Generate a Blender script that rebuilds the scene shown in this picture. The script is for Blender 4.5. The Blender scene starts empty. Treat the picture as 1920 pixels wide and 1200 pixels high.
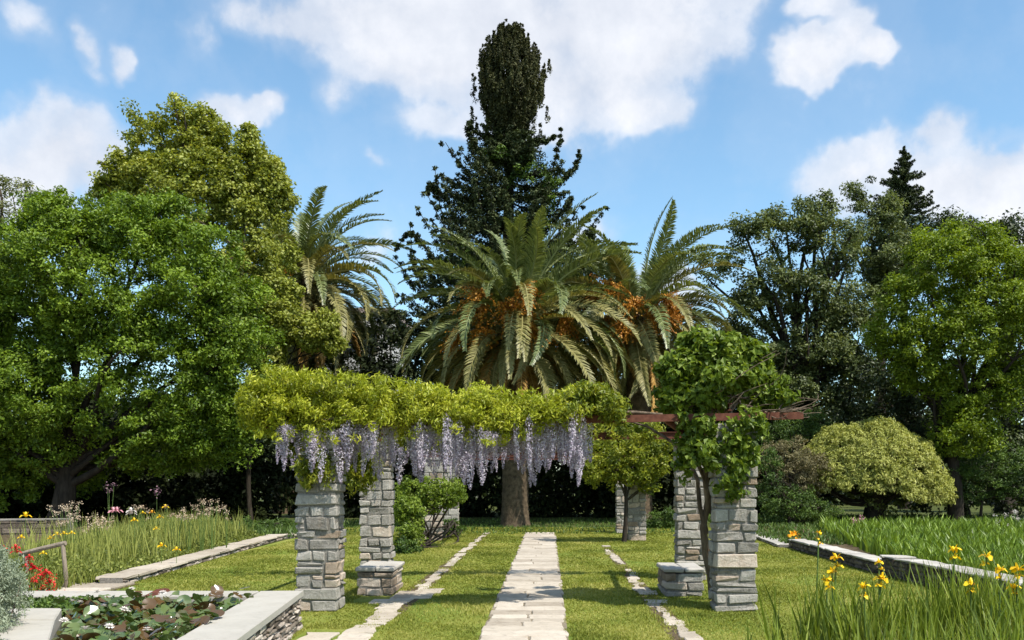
import bpy, math, random
import numpy as np
from mathutils import Vector, Matrix
R = math.radians
rnd = random.Random(7)
rng = np.random.default_rng(7)
sc = bpy.context.scene
COL = sc.collection

# ------------------------------------------------------------------ camera
F, CX, CY, EYE = 1740.0, 1029.0, 900.0, 1.71
cam_d = bpy.data.cameras.new('camera'); cam = bpy.data.objects.new('camera', cam_d); COL.objects.link(cam)
cam.location = (0, 0, EYE); cam.rotation_euler = (R(90), 0, 0)
cam_d.sensor_width = 36; cam_d.lens = F * 36 / 1920
cam_d.shift_x = -(CX - 960) / 1920; cam_d.shift_y = (CY - 600) / 1920
cam_d.clip_start = 0.1; cam_d.clip_end = 2000
sc.camera = cam

def X_(px, Y): return (px - CX) * Y / F
def Z_(py, Y): return EYE + (CY - py) * Y / F
def GY(py, z=0.0): return F * (EYE - z) / (py - CY)
def G(px, py, z=0.0):
    Y = GY(py, z); return (X_(px, Y), Y)

# ------------------------------------------------------------------ sky, sun, exposure
sc.view_settings.view_transform = 'Standard'; sc.view_settings.look = 'None'
sc.view_settings.gamma = 1.0; sc.view_settings.exposure = 0.72
sc.view_settings.use_curve_mapping = False
SUN = Vector((0.50, -0.42, 1.0)).normalized()
SUN_EL = math.asin(SUN.z); SUN_AZ = math.atan2(SUN.x, SUN.y)
sun_d = bpy.data.lights.new('sun', 'SUN'); sun = bpy.data.objects.new('sun', sun_d); COL.objects.link(sun)
sun_d.energy = 4.3; sun_d.angle = R(0.5); sun_d.color = (1.0, 0.95, 0.86)
sun.rotation_euler = (-SUN).to_track_quat('-Z', 'Y').to_euler()

world = bpy.data.worlds.new('World'); sc.world = world; world.use_nodes = True
wt = world.node_tree; wt.nodes.clear()
SKY_S = 0.135
class NT:
    """tiny node helper"""
    def __init__(s, t): s.t = t
    def n(s, typ, **kw):
        nd = s.t.nodes.new(typ)
        for k, v in kw.items(): setattr(nd, k, v)
        return nd
    def put(s, sock, v):
        if isinstance(v, bpy.types.NodeSocket): s.t.links.new(v, sock)
        elif v is not None: sock.default_value = v
    def m(s, op, a, b=None, c=None, clamp=False):
        nd = s.n('ShaderNodeMath', operation=op, use_clamp=clamp)
        for i, v in enumerate((a, b, c)):
            if v is not None: s.put(nd.inputs[i], v)
        return nd.outputs[0]
    def vm(s, op, a, b=None):
        nd = s.n('ShaderNodeVectorMath', operation=op)
        s.put(nd.inputs[0], a)
        if b is not None: s.put(nd.inputs[1], b)
        return nd.outputs[0]
    def mix(s, f, a, b, blend='MIX'):
        nd = s.n('ShaderNodeMix', data_type='RGBA', blend_type=blend)
        s.put(nd.inputs[0], f); s.put(nd.inputs[6], a); s.put(nd.inputs[7], b)
        return nd.outputs[2]
    def noise(s, vec, scale, detail=4, rough=0.55, dist=0.0):
        nd = s.n('ShaderNodeTexNoise'); nd.noise_dimensions = '3D'
        if vec is not None: s.put(nd.inputs['Vector'], vec)
        nd.inputs['Scale'].default_value = scale; nd.inputs['Detail'].default_value = detail
        nd.inputs['Roughness'].default_value = rough; nd.inputs['Distortion'].default_value = dist
        return nd
    def ramp(s, fac, stops, interp='LINEAR'):
        nd = s.n('ShaderNodeValToRGB'); cr = nd.color_ramp; cr.interpolation = interp
        while len(cr.elements) > 1: cr.elements.remove(cr.elements[-1])
        for i, (p, c) in enumerate(stops):
            e = cr.elements[0] if i == 0 else cr.elements.new(p)
            e.position = p; e.color = (c, c, c, 1) if isinstance(c, (int, float)) else (*c, 1)
        s.put(nd.inputs[0], fac); return nd.outputs[0]

w = NT(wt)
sky = w.n('ShaderNodeTexSky', sky_type='NISHITA'); sky.sun_disc = False
sky.sun_elevation = SUN_EL; sky.sun_rotation = SUN_AZ
sky.air_density = 1.0; sky.dust_density = 0.6; sky.ozone_density = 2.2; sky.altitude = 100
tc = w.n('ShaderNodeTexCoord').outputs['Generated']
sx = w.n('ShaderNodeSeparateXYZ'); w.put(sx.inputs[0], tc)
az = w.m('ARCTAN2', sx.outputs[0], sx.outputs[1]); el = w.m('ARCSINE', sx.outputs[2])
n1 = w.noise(tc, 5.5, 7, 0.6, 0.25); n2 = w.noise(tc, 22, 5, 0.6); n3 = w.noise(tc, 3.0, 5, 0.55)
# warp azimuth / elevation a little so that no cloud has a smooth outline
wrp = w.noise(tc, 9, 4, 0.6); ws = w.n('ShaderNodeSeparateColor'); w.put(ws.inputs[0], wrp.outputs['Color'])
azw = w.m('ADD', az, w.m('MULTIPLY', w.m('SUBTRACT', ws.outputs[0], 0.5), 0.11))
elw = w.m('ADD', el, w.m('MULTIPLY', w.m('SUBTRACT', ws.outputs[1], 0.5), 0.09))
CL = [  # px, py, half-width, half-height, weight : the clouds of that day
    (900, 60, 330, 130, 1.15), (1150, 50, 225, 130, 1.15), (700, 10, 240, 75, .95), (1060, 170, 200, 100, 1.0), (1180, 205, 110, 55, .9),
    (640, 175, 60, 45, .55), (900, 230, 170, 45, .7), (1000, -60, 520, 110, 1.1),
    (110, 285, 135, 80, 1.15), (40, 330, 150, 70, 1.05), (190, 345, 90, 40, .8),
    (30, 60, 60, 50, .5), (150, 85, 38, 40, .62), (222, 110, 34, 36, .7), (165, 130, 25, 25, .5), (20, 20, 60, 20, .4),
    (425, 195, 70, 42, .85), (485, 180, 34, 30, .8), (380, 40, 26, 46, .45),
    (1520, 105, 85, 52, 1.0), (1600, 70, 60, 60, .8), (1655, 95, 50, 30, .9), (1545, 10, 70, 26, .7), (560, 25, 130, 55, .9), (470, 20, 60, 40, .6),
    (1610, 330, 120, 70, .85), (1760, 350, 130, 60, 1.0), (1880, 350, 110, 65, 1.15), (1760, 260, 60, 38, .8), (1630, 265, 50, 38, .75),
    (1990, 340, 150, 80, 1.2), (1100, 430, 60, 50, .8), (1240, 540, 70, 50, .8), (700, 305, 16, 14, .45), (-120, 300, 120, 90, 1.1),
    (1130, 455, 40, 35, .6), (690, 480, 60, 30, .5)]
field = None
for (px, py, hw, hh, wt_) in CL:
    u = (px - CX) / F; v = (CY - py) / F
    a0 = math.atan(u); e0 = math.atan(v * math.cos(a0))
    ra = hw / F * math.cos(a0) ** 2 * 1.25; re = hh / F * math.cos(e0) ** 2 * 1.25
    da = w.m('MULTIPLY', w.m('SUBTRACT', azw, a0), 1 / ra); de = w.m('MULTIPLY', w.m('SUBTRACT', elw, e0), 1 / re)
    d2 = w.m('ADD', w.m('MULTIPLY', da, da), w.m('MULTIPLY', de, de))
    f = w.m('MULTIPLY', w.m('SUBTRACT', 1.0, w.m('MULTIPLY', d2, 0.75), clamp=True), wt_)
    field = f if field is None else w.m('SMOOTH_MAX', field, f, 0.3)
# the same kind of scattered cloud carries on round the rest of the sky
away = w.m('SMOOTH_MIN', w.m('MULTIPLY', w.m('SUBTRACT', w.m('ABSOLUTE', az), 0.62), 3.0, clamp=True), 1.0, 0.1)
high = w.m('MULTIPLY', w.m('SUBTRACT', el, 0.52), 4.0, clamp=True)
elsew = w.m('MAXIMUM', away, high)
scat = w.m('MULTIPLY', w.m('MULTIPLY', w.m('SUBTRACT', n3.outputs[0], 0.42), 3.4, clamp=True), elsew)
field = w.m('MAXIMUM', field, scat)
dens = w.m('ADD', field, w.m('MULTIPLY', w.m('SUBTRACT', n1.outputs[0], 0.5), 1.5))
dens = w.m('ADD', dens, w.m('MULTIPLY', w.m('SUBTRACT', n2.outputs[0], 0.5), 0.55))
fade = w.m('MULTIPLY', w.m('SUBTRACT', field, 0.06), 2.2, clamp=True)
alpha = w.m('MULTIPLY', w.ramp(dens, [(0.03, 0.0), (0.30, 0.20), (0.66, 0.78), (1.0, 0.96)], 'EASE'), fade)
shade = w.ramp(w.m('ADD', w.m('MULTIPLY', n1.outputs[0], 0.6), w.m('MULTIPLY', n2.outputs[0], 0.4)),
               [(0.32, (0.60, 0.64, 0.73)), (0.50, (0.74, 0.77, 0.84)), (0.66, (0.90, 0.91, 0.95))])
cloud = w.vm('SCALE', shade); cloud.node.inputs['Scale'].default_value = 0.70 / SKY_S
skyc = w.mix(1.0, sky.outputs[0], (0.92, 1.06, 1.0, 1), 'MULTIPLY')
final = w.mix(alpha, skyc, cloud)
bg = w.n('ShaderNodeBackground'); w.put(bg.inputs[0], final); bg.inputs[1].default_value = SKY_S
wo = w.n('ShaderNodeOutputWorld'); wt.links.new(bg.outputs[0], wo.inputs[0])
world.cycles.sampling_method = 'MANUAL'; world.cycles.sample_map_resolution = 512
sc.cycles.max_bounces = 5; sc.cycles.diffuse_bounces = 3; sc.cycles.transmission_bounces = 3
sc.cycles.glossy_bounces = 2; sc.cycles.use_adaptive_sampling = True; sc.cycles.adaptive_threshold = 0.02
sc.cycles.use_denoising = True

# ------------------------------------------------------------------ object helpers
def tag(o, label=None, cat=None, group=None, kind=None):
    if label: o['label'] = label
    if cat: o['category'] = cat
    if group: o['group'] = group
    if kind: o['kind'] = kind
    return o
def empty(name, loc=(0, 0, 0), label=None, cat=None, group=None, kind=None):
    o = bpy.data.objects.new(name, None); COL.objects.link(o); o.location = loc
    o.empty_display_size = 0.3
    return tag(o, label, cat, group, kind)
def link(name, me, parent=None, loc=None, rot=None, scale=None, mat=None):
    o = bpy.data.objects.new(name, me); COL.objects.link(o)
    if parent is not None:
        o.parent = parent
        if loc is None: o.location = -parent.location          # mesh data given in world space
    if loc is not None: o.location = loc
    if rot is not None: o.rotation_euler = rot
    if scale is not None: o.scale = scale
    if mat is not None:
        o.material_slots[0].link = 'OBJECT'; o.material_slots[0].material = mat
    return o
class MB:
    def __init__(s): s.v = []; s.f3 = []; s.f4 = []; s.a3 = []; s.a4 = []; s.n = 0
    def quads(s, v, f, var=None):
        v = np.asarray(v, dtype=np.float32).reshape(-1, 3); f = np.asarray(f, dtype=np.int64).reshape(-1, 4)
        s.v.append(v); s.f4.append(f + s.n); s.a4.append(np.full(len(f), 0.5) if var is None else np.broadcast_to(np.asarray(var, float), (len(f),))); s.n += len(v)
    def tris(s, v, f, var=None):
        v = np.asarray(v, dtype=np.float32).reshape(-1, 3); f = np.asarray(f, dtype=np.int64).reshape(-1, 3)
        s.v.append(v); s.f3.append(f + s.n); s.a3.append(np.full(len(f), 0.5) if var is None else np.broadcast_to(np.asarray(var, float), (len(f),))); s.n += len(v)
    def mesh(s, name, mat, smooth=False):
        me = bpy.data.meshes.new(name)
        v = np.concatenate(s.v)
        f4 = np.concatenate(s.f4) if s.f4 else np.zeros((0, 4), int); f3 = np.concatenate(s.f3) if s.f3 else np.zeros((0, 3), int)
        var = np.concatenate(s.a4 + s.a3)
        nl = f4.size + f3.size; nf = len(f4) + len(f3)
        me.vertices.add(len(v)); me.vertices.foreach_set('co', v.ravel())
        me.loops.add(nl); me.loops.foreach_set('vertex_index', np.concatenate([f4.ravel(), f3.ravel()]).astype(np.int32))
        me.polygons.add(nf)
        me.polygons.foreach_set('loop_start', np.concatenate([np.arange(len(f4)) * 4, f4.size + np.arange(len(f3)) * 3]).astype(np.int32))
        at = me.attributes.new('var', 'FLOAT', 'FACE'); at.data.foreach_set('value', var.astype(np.float32))
        me.polygons.foreach_set('use_smooth', np.full(nf, bool(smooth)))
        me.update(calc_edges=True); me.validate()
        me.materials.append(mat)
        return me
def norm(a): return a / np.maximum(np.linalg.norm(a, axis=-1, keepdims=True), 1e-9)

def tube(mb, pts, rad, sides=7, var=0.5, wob=0.0):
    pts = np.asarray(pts, float); n = len(pts); rad = np.broadcast_to(np.asarray(rad, float), (n,))
    t = norm(np.gradient(pts, axis=0)); ref = np.array([0.0, 0, 1]) if abs(t[0][2]) < 0.9 else np.array([1.0, 0, 0])
    V = []
    s = np.cross(t[0], ref); s /= np.linalg.norm(s)
    for i in range(n):
        s = s - t[i] * np.dot(s, t[i]); s /= np.linalg.norm(s); b = np.cross(t[i], s)
        a = np.linspace(0, 2 * np.pi, sides, endpoint=False)
        r = rad[i] * (1 + wob * rng.normal(size=sides))
        V.append(pts[i] + (np.cos(a) * r)[:, None] * s + (np.sin(a) * r)[:, None] * b)
    V = np.concatenate(V); f = []
    for i in range(n - 1):
        for k in range(sides):
            k2 = (k + 1) % sides; f.append((i * sides + k, i * sides + k2, (i + 1) * sides + k2, (i + 1) * sides + k))
    mb.quads(V, f, var)
    for e, o in ((0, 0), (n - 1, (n - 1) * sides)):
        c = np.concatenate([V[o:o + sides], pts[e][None]])
        mb.tris(c, [(k, (k + 1) % sides, sides) for k in range(sides)], var)
def curve(p0, p1, bend=0.15, n=7, up=0.0):
    p0 = np.array(p0, float); p1 = np.array(p1, float); t = np.linspace(0, 1, n)[:, None]
    L = np.linalg.norm(p1 - p0); o = rng.normal(size=3) * bend * L; o2 = rng.normal(size=3) * bend * 0.4 * L
    P = p0 + (p1 - p0) * t + o * np.sin(np.pi * t) * 0.5 + o2 * np.sin(2 * np.pi * t) * 0.5
    P[:, 2] += (up * L * np.sin(np.pi * t))[:, 0]
    return P

# leaves: rhombic blades, folded along the midrib when fold > 0
def leaves(mb, C, out, L, W, var, upb=0.5, outb=0.6, rn=0.7, droop=0.0, fold=False, dirb=None):
    n = len(C)
    nn = norm(out * outb + np.array([0, 0, upb]) + rng.normal(size=(n, 3)) * rn)
    d = rng.normal(size=(n, 3)); d[:, 2] -= droop
    if dirb is not None: d += dirb
    d = norm(d - nn * (d * nn).sum(1)[:, None]); s = np.cross(nn, d)
    L = (L * rng.uniform(0.65, 1.25, n))[:, None]; W = (W * rng.uniform(0.7, 1.2, n))[:, None]
    a = C - d * L * 0.5; b = C + s * W * 0.5 - d * L * .05; c = C + d * L * 0.5 - nn * L * 0.12; e = C - s * W * 0.5 - d * L * .05
    if fold:
        b = b + nn * W * .22; e = e + nn * W * .22
        V = np.stack([a, b, c, e], 1).reshape(-1, 3); i = np.arange(n)[:, None] * 4
        f = np.concatenate([i + np.array([[0, 1, 2]]), i + np.array([[0, 2, 3]])]); mb.tris(V, f, np.concatenate([var, var]))
    else:
        V = np.stack([a, b, c, e], 1).reshape(-1, 3); mb.quads(V, np.arange(4 * n).reshape(-1, 4), var)

def clump_leaves(mb, C, rad, per, L, W, center, flat=0.75, cvar=0.22, lvar=0.12, **kw):
    """every clump is a flattened little cloud of leaves"""
    C = np.asarray(C, float); n = len(C); rad = np.broadcast_to(np.asarray(rad, float), (n,))
    idx = np.repeat(np.arange(n), per); m = len(idx)
    d = norm(rng.normal(size=(m, 3))); r = rad[idx] * rng.uniform(0, 1, m) ** 0.45
    P = C[idx] + d * r[:, None] * np.array([1, 1, flat])
    out = norm(norm(C[idx] - np.asarray(center)) * 0.8 + d)
    cv = rng.normal(0, cvar, n)
    var = np.clip(0.5 + cv[idx] + rng.normal(0, lvar, m), 0, 1)
    leaves(mb, P, out, L, W, var, **kw)
def E(px, py, rx, ry, Y, ryd=None):
    s = Y / F
    return (X_(px, Y), Y, Z_(py, Y), rx * s, (ryd if ryd else min(rx, ry) * s * 1.1), ry * s)
def lobed(ells, k=8, f=.36, seed=1):
    """break every lobe of a crown into smaller uneven ones"""
    q = random.Random(seed); o = []
    for (x, y, z, a, b, c) in ells:
        o.append((x, y, z, a * .84, b * .84, c * .84))
        for _ in range(k):
            d = Vector((q.gauss(0, 1), -abs(q.gauss(0, .8)) if q.random() < .8 else q.gauss(0, .6), q.gauss(.15, 1))).normalized(); g = f * q.uniform(.6, 1.15); m_ = min(a, c)
            h = 1 - g * .62
            o.append((x + d.x * a * h, y + d.y * b * h, z + d.z * c * h, g * m_ * q.uniform(1, 1.4), g * m_, g * m_ * q.uniform(.75, 1.1)))
    return o
def crown_points(ells, n, lo=0.78, hi=1.06, back=0.45, lump=0.12, low=0.0, core=0.28):
    vol = np.array([e[3] * e[5] for e in ells]); k = rng.choice(len(ells), n * 4, p=vol / vol.sum())
    Ea = np.array(ells)[k]; d = norm(rng.normal(size=(n * 4, 3)))
    d[:, 1] = np.where((d[:, 1] > 0) & (rng.uniform(size=n * 4) > back), -d[:, 1], d[:, 1])
    inner = rng.uniform(size=n * 4) < core
    r = np.where(inner, rng.uniform(0.2, lo, n * 4), rng.uniform(lo, hi, n * 4)); r = np.where(rng.uniform(size=n * 4) < .05, rng.uniform(1.05, 1.22, n * 4), r)
    r = r * (1 + lump * np.sin(d[:, 0] * 5 + d[:, 2] * 7 + k) * np.cos(d[:, 1] * 6 - d[:, 2] * 4 + k * 2))
    P = Ea[:, :3] + d * r[:, None] * Ea[:, 3:6]
    keep = np.ones(len(P), bool)
    for i, e in enumerate(ells):                                   # nothing deep inside a neighbour lobe
        q = (((P - np.array(e[:3])) / np.array(e[3:6])) ** 2).sum(1)
        keep &= (q > 0.5) | (k == i) | inner
    P = P[keep][:n]
    return P

# ------------------------------------------------------------------ materials
def mat(name):
    m = bpy.data.materials.new(name); m.use_nodes = True; t = m.node_tree; t.nodes.clear()
    return m, NT(t)
def out(nt, sh, disp=None):
    o = nt.n('ShaderNodeOutputMaterial'); nt.t.links.new(sh, o.inputs[0])
def pbsdf(nt, col, rough=0.8, spec=0.3, normal=None):
    b = nt.n('ShaderNodeBsdfPrincipled'); nt.put(b.inputs['Base Color'], col)
    nt.put(b.inputs['Roughness'], rough); b.inputs['Specular IOR Level'].default_value = spec
    if normal is not None: nt.put(b.inputs['Normal'], normal)
    return b.outputs[0]
def bump(nt, h, strength=0.5, dist=0.02):
    b = nt.n('ShaderNodeBump'); b.inputs['Strength'].default_value = strength; b.inputs['Distance'].default_value = dist
    nt.put(b.inputs['Height'], h); return b.outputs[0]
def leaf_mat(name, dark, mid, light, trans=0.3, rough=0.5, spec=0.35, big=0.25, tcol=(1.15, 1.1, .5)):
    m, t = mat(name)
    a = t.n('ShaderNodeAttribute'); a.attribute_name = 'var'
    geo = t.n('ShaderNodeNewGeometry').outputs['Position']
    n = t.noise(geo, 0.55, 3).outputs[0]
    f = t.m('ADD', a.outputs['Fac'], t.m('MULTIPLY', t.m('SUBTRACT', n, 0.5), big * 2))
    c = t.ramp(f, [(0.1, dark), (0.5, mid), (0.92, light)])
    p = pbsdf(t, c, rough, spec)
    tr = t.n('ShaderNodeBsdfTranslucent'); t.put(tr.inputs[0], t.mix(1.0, c, (*tcol, 1), 'MULTIPLY'))
    mx = t.n('ShaderNodeMixShader'); mx.inputs[0].default_value = trans
    t.t.links.new(p, mx.inputs[1]); t.t.links.new(tr.outputs[0], mx.inputs[2]); out(t, mx.outputs[0]); return m
def bark_mat(name, c1, c2, sc_=9, stretch=0.25, bs=0.6):
    m, t = mat(name); g = t.n('ShaderNodeNewGeometry').outputs['Position']
    mp = t.n('ShaderNodeMapping'); t.put(mp.inputs[0], g); mp.inputs['Scale'].default_value = (1, 1, stretch)
    n = t.noise(mp.outputs[0], sc_, 6, 0.65).outputs[0]
    out(t, pbsdf(t, t.ramp(n, [(0.3, c1), (0.7, c2)]), 0.9, 0.15, bump(t, n, bs, 0.03))); return m
def stone_mat(name, cols, nscale=6, bs=0.5, lichen=0.3, spread=0.35):
    m, t = mat(name); g = t.n('ShaderNodeNewGeometry').outputs['Position']
    oi = t.n('ShaderNodeObjectInfo').outputs['Random']
    n = t.noise(g, nscale, 7, 0.65, 0.4).outputs[0]; nf = t.noise(g, nscale * 9, 5, 0.7).outputs[0]
    f = t.m('ADD', t.m('MULTIPLY', t.m('SUBTRACT', oi, 0.5), spread * 2), t.m('ADD', t.m('MULTIPLY', n, 0.75), t.m('MULTIPLY', nf, 0.25)))
    c = t.ramp(f, cols)
    sp = t.noise(g, nscale * 3.1, 5, 0.7).outputs[0]
    c = t.mix(t.ramp(sp, [(0.56, 0.0), (0.70, lichen)]), c, (0.075, 0.068, 0.058, 1))
    wm = t.noise(g, nscale * .7, 4, 0.6).outputs[0]
    c = t.mix(t.ramp(wm, [(0.60, 0.0), (0.75, 0.35)]), c, (0.30, 0.21, 0.13, 1))
    h = t.m('ADD', n, t.m('MULTIPLY', nf, 0.4))
    out(t, pbsdf(t, c, 0.88, 0.2, bump(t, h, bs, 0.035))); return m
def plain_mat(name, c, rough=0.7, spec=0.3, c2=None, s=20, bs=0.2, coords='pos'):
    m, t = mat(name); g = t.n('ShaderNodeNewGeometry').outputs['Position']
    n = t.noise(g, s, 5, 0.6).outputs[0]
    out(t, pbsdf(t, t.ramp(n, [(0.35, c), (0.68, c2 or c)]), rough, spec, bump(t, n, bs, 0.01))); return m

M = {}
M['bush'] = leaf_mat('bush leaves', (.050, .085, .006), (.135, .215, .013), (.26, .36, .035), .33)
M['maple'] = leaf_mat('yellow green leaves', (.11, .135, .014), (.25, .285, .036), (.42, .43, .10), .32)
M['pale'] = leaf_mat('pale leaves', (.07, .085, .03), (.15, .17, .055), (.24, .25, .10), .3)
M['oak'] = leaf_mat('grey green leaves', (.038, .056, .018), (.11, .140, .044), (.21, .245, .085), .3)
M['bright'] = leaf_mat('fresh green leaves', (.07, .105, .006), (.165, .235, .012), (.28, .36, .03), .38)
M['dark'] = leaf_mat('dark evergreen leaves', (.016, .026, .009), (.038, .056, .017), (.08, .105, .030), .15)
M['shade'] = leaf_mat('shade-darkened shrub leaves', (.006, .009, .004), (.013, .019, .006), (.030, .040, .010), .08, .7, .12)  # leaf colour darkened to paint in the shade under the palms and trees
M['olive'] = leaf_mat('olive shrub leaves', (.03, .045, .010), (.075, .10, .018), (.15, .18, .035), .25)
M['under'] = leaf_mat('undergrowth leaves', (.03, .06, .012), (.075, .13, .022), (.15, .23, .04), .28)
M['conifer'] = leaf_mat('conifer needles', (.014, .021, .009), (.042, .058, .022), (.10, .12, .045), .08, .6, .15)
M['cypress'] = leaf_mat('cypress sprays', (.024, .027, .012), (.060, .064, .027), (.13, .13, .055), .15, .65, .12)
M['climber'] = leaf_mat('climber on conifer', (.03, .06, .01), (.07, .13, .015), (.14, .22, .03), .25)
M['wist'] = leaf_mat('wisteria leaves', (.14, .165, .010), (.33, .375, .020), (.54, .54, .07), .38, .45)
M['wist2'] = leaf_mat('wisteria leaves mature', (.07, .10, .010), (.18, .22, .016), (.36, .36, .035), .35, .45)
M['vine'] = leaf_mat('vine leaves', (.05, .085, .008), (.125, .185, .014), (.25, .32, .05), .33, .5, .3)
M['dome'] = leaf_mat('dome shrub leaves', (.15, .17, .02), (.36, .38, .08), (.52, .52, .18), .3, .6)
M['domeb'] = leaf_mat('brownish shrub leaves', (.07, .065, .030), (.15, .13, .06), (.24, .21, .10), .22, .7)
M['santo'] = leaf_mat('grey santolina leaves', (.13, .16, .105), (.24, .285, .195), (.36, .40, .29), .2, .8)
M['palm'] = leaf_mat('palm leaflets', (.050, .070, .020), (.13, .165, .048), (.27, .30, .12), .25, .42, .55, big=.16)
M['palmold'] = leaf_mat('old palm leaflets', (.09, .09, .026), (.20, .19, .058), (.36, .32, .13), .2, .5, .45, big=.12)
M['palmdead'] = leaf_mat('dead palm leaflets', (.16, .08, .018), (.34, .19, .045), (.52, .36, .13), .2, .7, .2, big=.12, tcol=(1.1, .8, .4))
M['fruit'] = leaf_mat('date stalks', (.24, .075, .008), (.42, .17, .018), (.55, .30, .04), .15, .5, .3, tcol=(1, .7, .3))
M['racem'] = leaf_mat('wisteria petals', (.22, .165, .25), (.42, .365, .445), (.70, .65, .70), .3, .6, .2, tcol=(1, .9, 1.1))
M['iris'] = leaf_mat('iris blades', (.07, .10, .012), (.17, .23, .024), (.31, .37, .07), .4, .4, .45)
M['bedl'] = leaf_mat('bed plants', (.075, .10, .018), (.17, .205, .035), (.31, .33, .08), .3, .55)
M['irisbed'] = leaf_mat('iris bed leaves', (.06, .10, .012), (.15, .235, .022), (.27, .37, .05), .3, .45)
M['grass'] = leaf_mat('lawn blades', (.13, .155, .024), (.245, .27, .045), (.40, .38, .11), .4, .6, .2, big=1.1)
M['pad'] = leaf_mat('lily pads', (.10, .055, .018), (.060, .10, .022), (.16, .205, .07), .18, .2, .8, big=.1)
M['yellow'] = leaf_mat('yellow petals', (.70, .36, .005), (.85, .55, .01), (.90, .70, .04), .25, .5, .2, tcol=(1, .9, .3))
M['orange'] = leaf_mat('orange petals', (.60, .22, .01), (.80, .36, .015), (.85, .50, .05), .25, .5, .2, tcol=(1, .8, .3))
M['red'] = leaf_mat('red petals', (.32, .006, .010), (.55, .015, .02), (.70, .06, .05), .2, .5, .2, tcol=(1, .4, .4))
M['white'] = leaf_mat('white petals', (.50, .42, .38), (.64, .57, .52), (.76, .72, .66), .25, .5, .2, tcol=(1, 1, 1))
M['beige'] = leaf_mat('beige seed heads', (.26, .18, .11), (.48, .36, .25), (.68, .57, .44), .2, .8, .1, tcol=(1, 1, 1))
M['pink'] = leaf_mat('pink petals', (.45, .15, .20), (.62, .30, .34), (.75, .48, .50), .2, .6, .2, tcol=(1, .8, .9))
M['mauve'] = leaf_mat('dusky petals', (.12, .06, .09), (.22, .12, .15), (.34, .22, .24), .2, .7, .2, tcol=(1, .8, .9))
M['bark'] = bark_mat('bark', (.030, .022, .016), (.13, .10, .075))
M['darkbark'] = bark_mat('dark bark', (.014, .011, .008), (.06, .048, .036))
M['vinebark'] = bark_mat('twisted vine bark', (.05, .035, .024), (.21, .16, .115), 14, .18, 1.0)
M['palmbark'] = bark_mat('palm trunk', (.035, .026, .017), (.15, .11, .07), 7, .9, .9)
M['rachis'] = plain_mat('palm rachis', (.20, .20, .07), .5, .4, (.34, .33, .16), 5)
M['stem'] = plain_mat('green stems', (.06, .11, .02), .6, .3, (.12, .18, .04), 30)
SG = [(0.05, (.088, .080, .068)), (0.28, (.192, .177, .154)), (0.50, (.30, .278, .245)), (0.70, (.40, .372, .33)), (0.85, (.475, .445, .39)), (1.0, (.55, .51, .44))]
M['stone'] = stone_mat('grey masonry stone', SG, 9, 1.0, .75, .20)
SW = [(0.05, (.12, .085, .06)), (0.35, (.26, .20, .145)), (0.6, (.42, .34, .27)), (0.85, (.56, .49, .41))]
M['stonewarm'] = stone_mat('warm masonry stone', SW, 7, .8, .5, .25)
SP = [(0.05, (.20, .165, .12)), (0.35, (.335, .287, .23)), (0.6, (.43, .375, .305)), (0.85, (.52, .46, .385))]
M['flag'] = stone_mat('flagstone', SP, 4.5, .5, .42, .22)
M['cap'] = stone_mat('capping stone', [(0.05, (.20, .185, .165)), (0.4, (.36, .335, .30)), (0.7, (.47, .44, .395)), (1, (.55, .52, .48))], 4, .4, .3, .18)
M['pondcap'] = stone_mat('pond coping', [(0.05, (.26, .242, .21)), (0.5, (.375, .352, .31)), (1, (.46, .435, .39))], 2.5, .2, .2, .05)
M['rubble'] = stone_mat('pond wall rubble', [(0.02, (.08, .065, .05)), (0.3, (.20, .165, .13)), (0.55, (.36, .30, .25)), (0.9, (.55, .48, .41))], 11, .9, .45, .5)
M['darkstone'] = stone_mat('shade-darkened edging stone', [(0.05, (.035, .028, .022)), (0.4, (.085, .068, .052)), (0.7, (.15, .12, .095)), (1, (.26, .21, .17))], 9, .9, .5, .3)  # darkened: shade on the right wall's lawn side is put into the colour
M['mortar'] = plain_mat('mortar', (.13, .12, .105), .95, .1, (.26, .24, .21), 40, .5)
M['rust'] = plain_mat('rusty painted steel', (.09, .028, .016), .7, .25, (.165, .062, .037), 14, .3)
M['rustdark'] = plain_mat('dark rusty steel', (.07, .022, .014), .75, .25, (.13, .045, .026), 14, .3)
M['wood'] = bark_mat('weathered wood', (.13, .10, .075), (.34, .28, .22), 18, .15, .4)
M['sand'] = plain_mat('sandy joints', (.15, .125, .09), .95, .1, (.27, .23, .17), 12, .5)
M['soil'] = plain_mat('soil', (.055, .040, .024), .95, .1, (.13, .10, .06), 8, .6)
M['plaster'] = plain_mat('pale plaster', (.42, .40, .38), .85, .2, (.52, .50, .47), 2, .1)
M['glass'] = plain_mat('window glass', (.03, .035, .04), .12, .6)
M['roof'] = plain_mat('roof tiles', (.20, .15, .13), .8, .2, (.30, .24, .21), 6)
# earth under everything
m, t = mat('earth and litter'); g = t.n('ShaderNodeNewGeometry').outputs['Position']
n = t.noise(g, .6, 6, .6).outputs[0]; nf = t.noise(g, 14, 5, .7).outputs[0]
c = t.ramp(t.m('ADD', t.m('MULTIPLY', n, .6), t.m('MULTIPLY', nf, .4)), [(0.35, (.030, .032, .012)), (0.5, (.060, .075, .020)), (0.65, (.10, .11, .035))])
out(t, pbsdf(t, c, .95, .1, bump(t, nf, .7, .04))); M['earth'] = m
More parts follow.
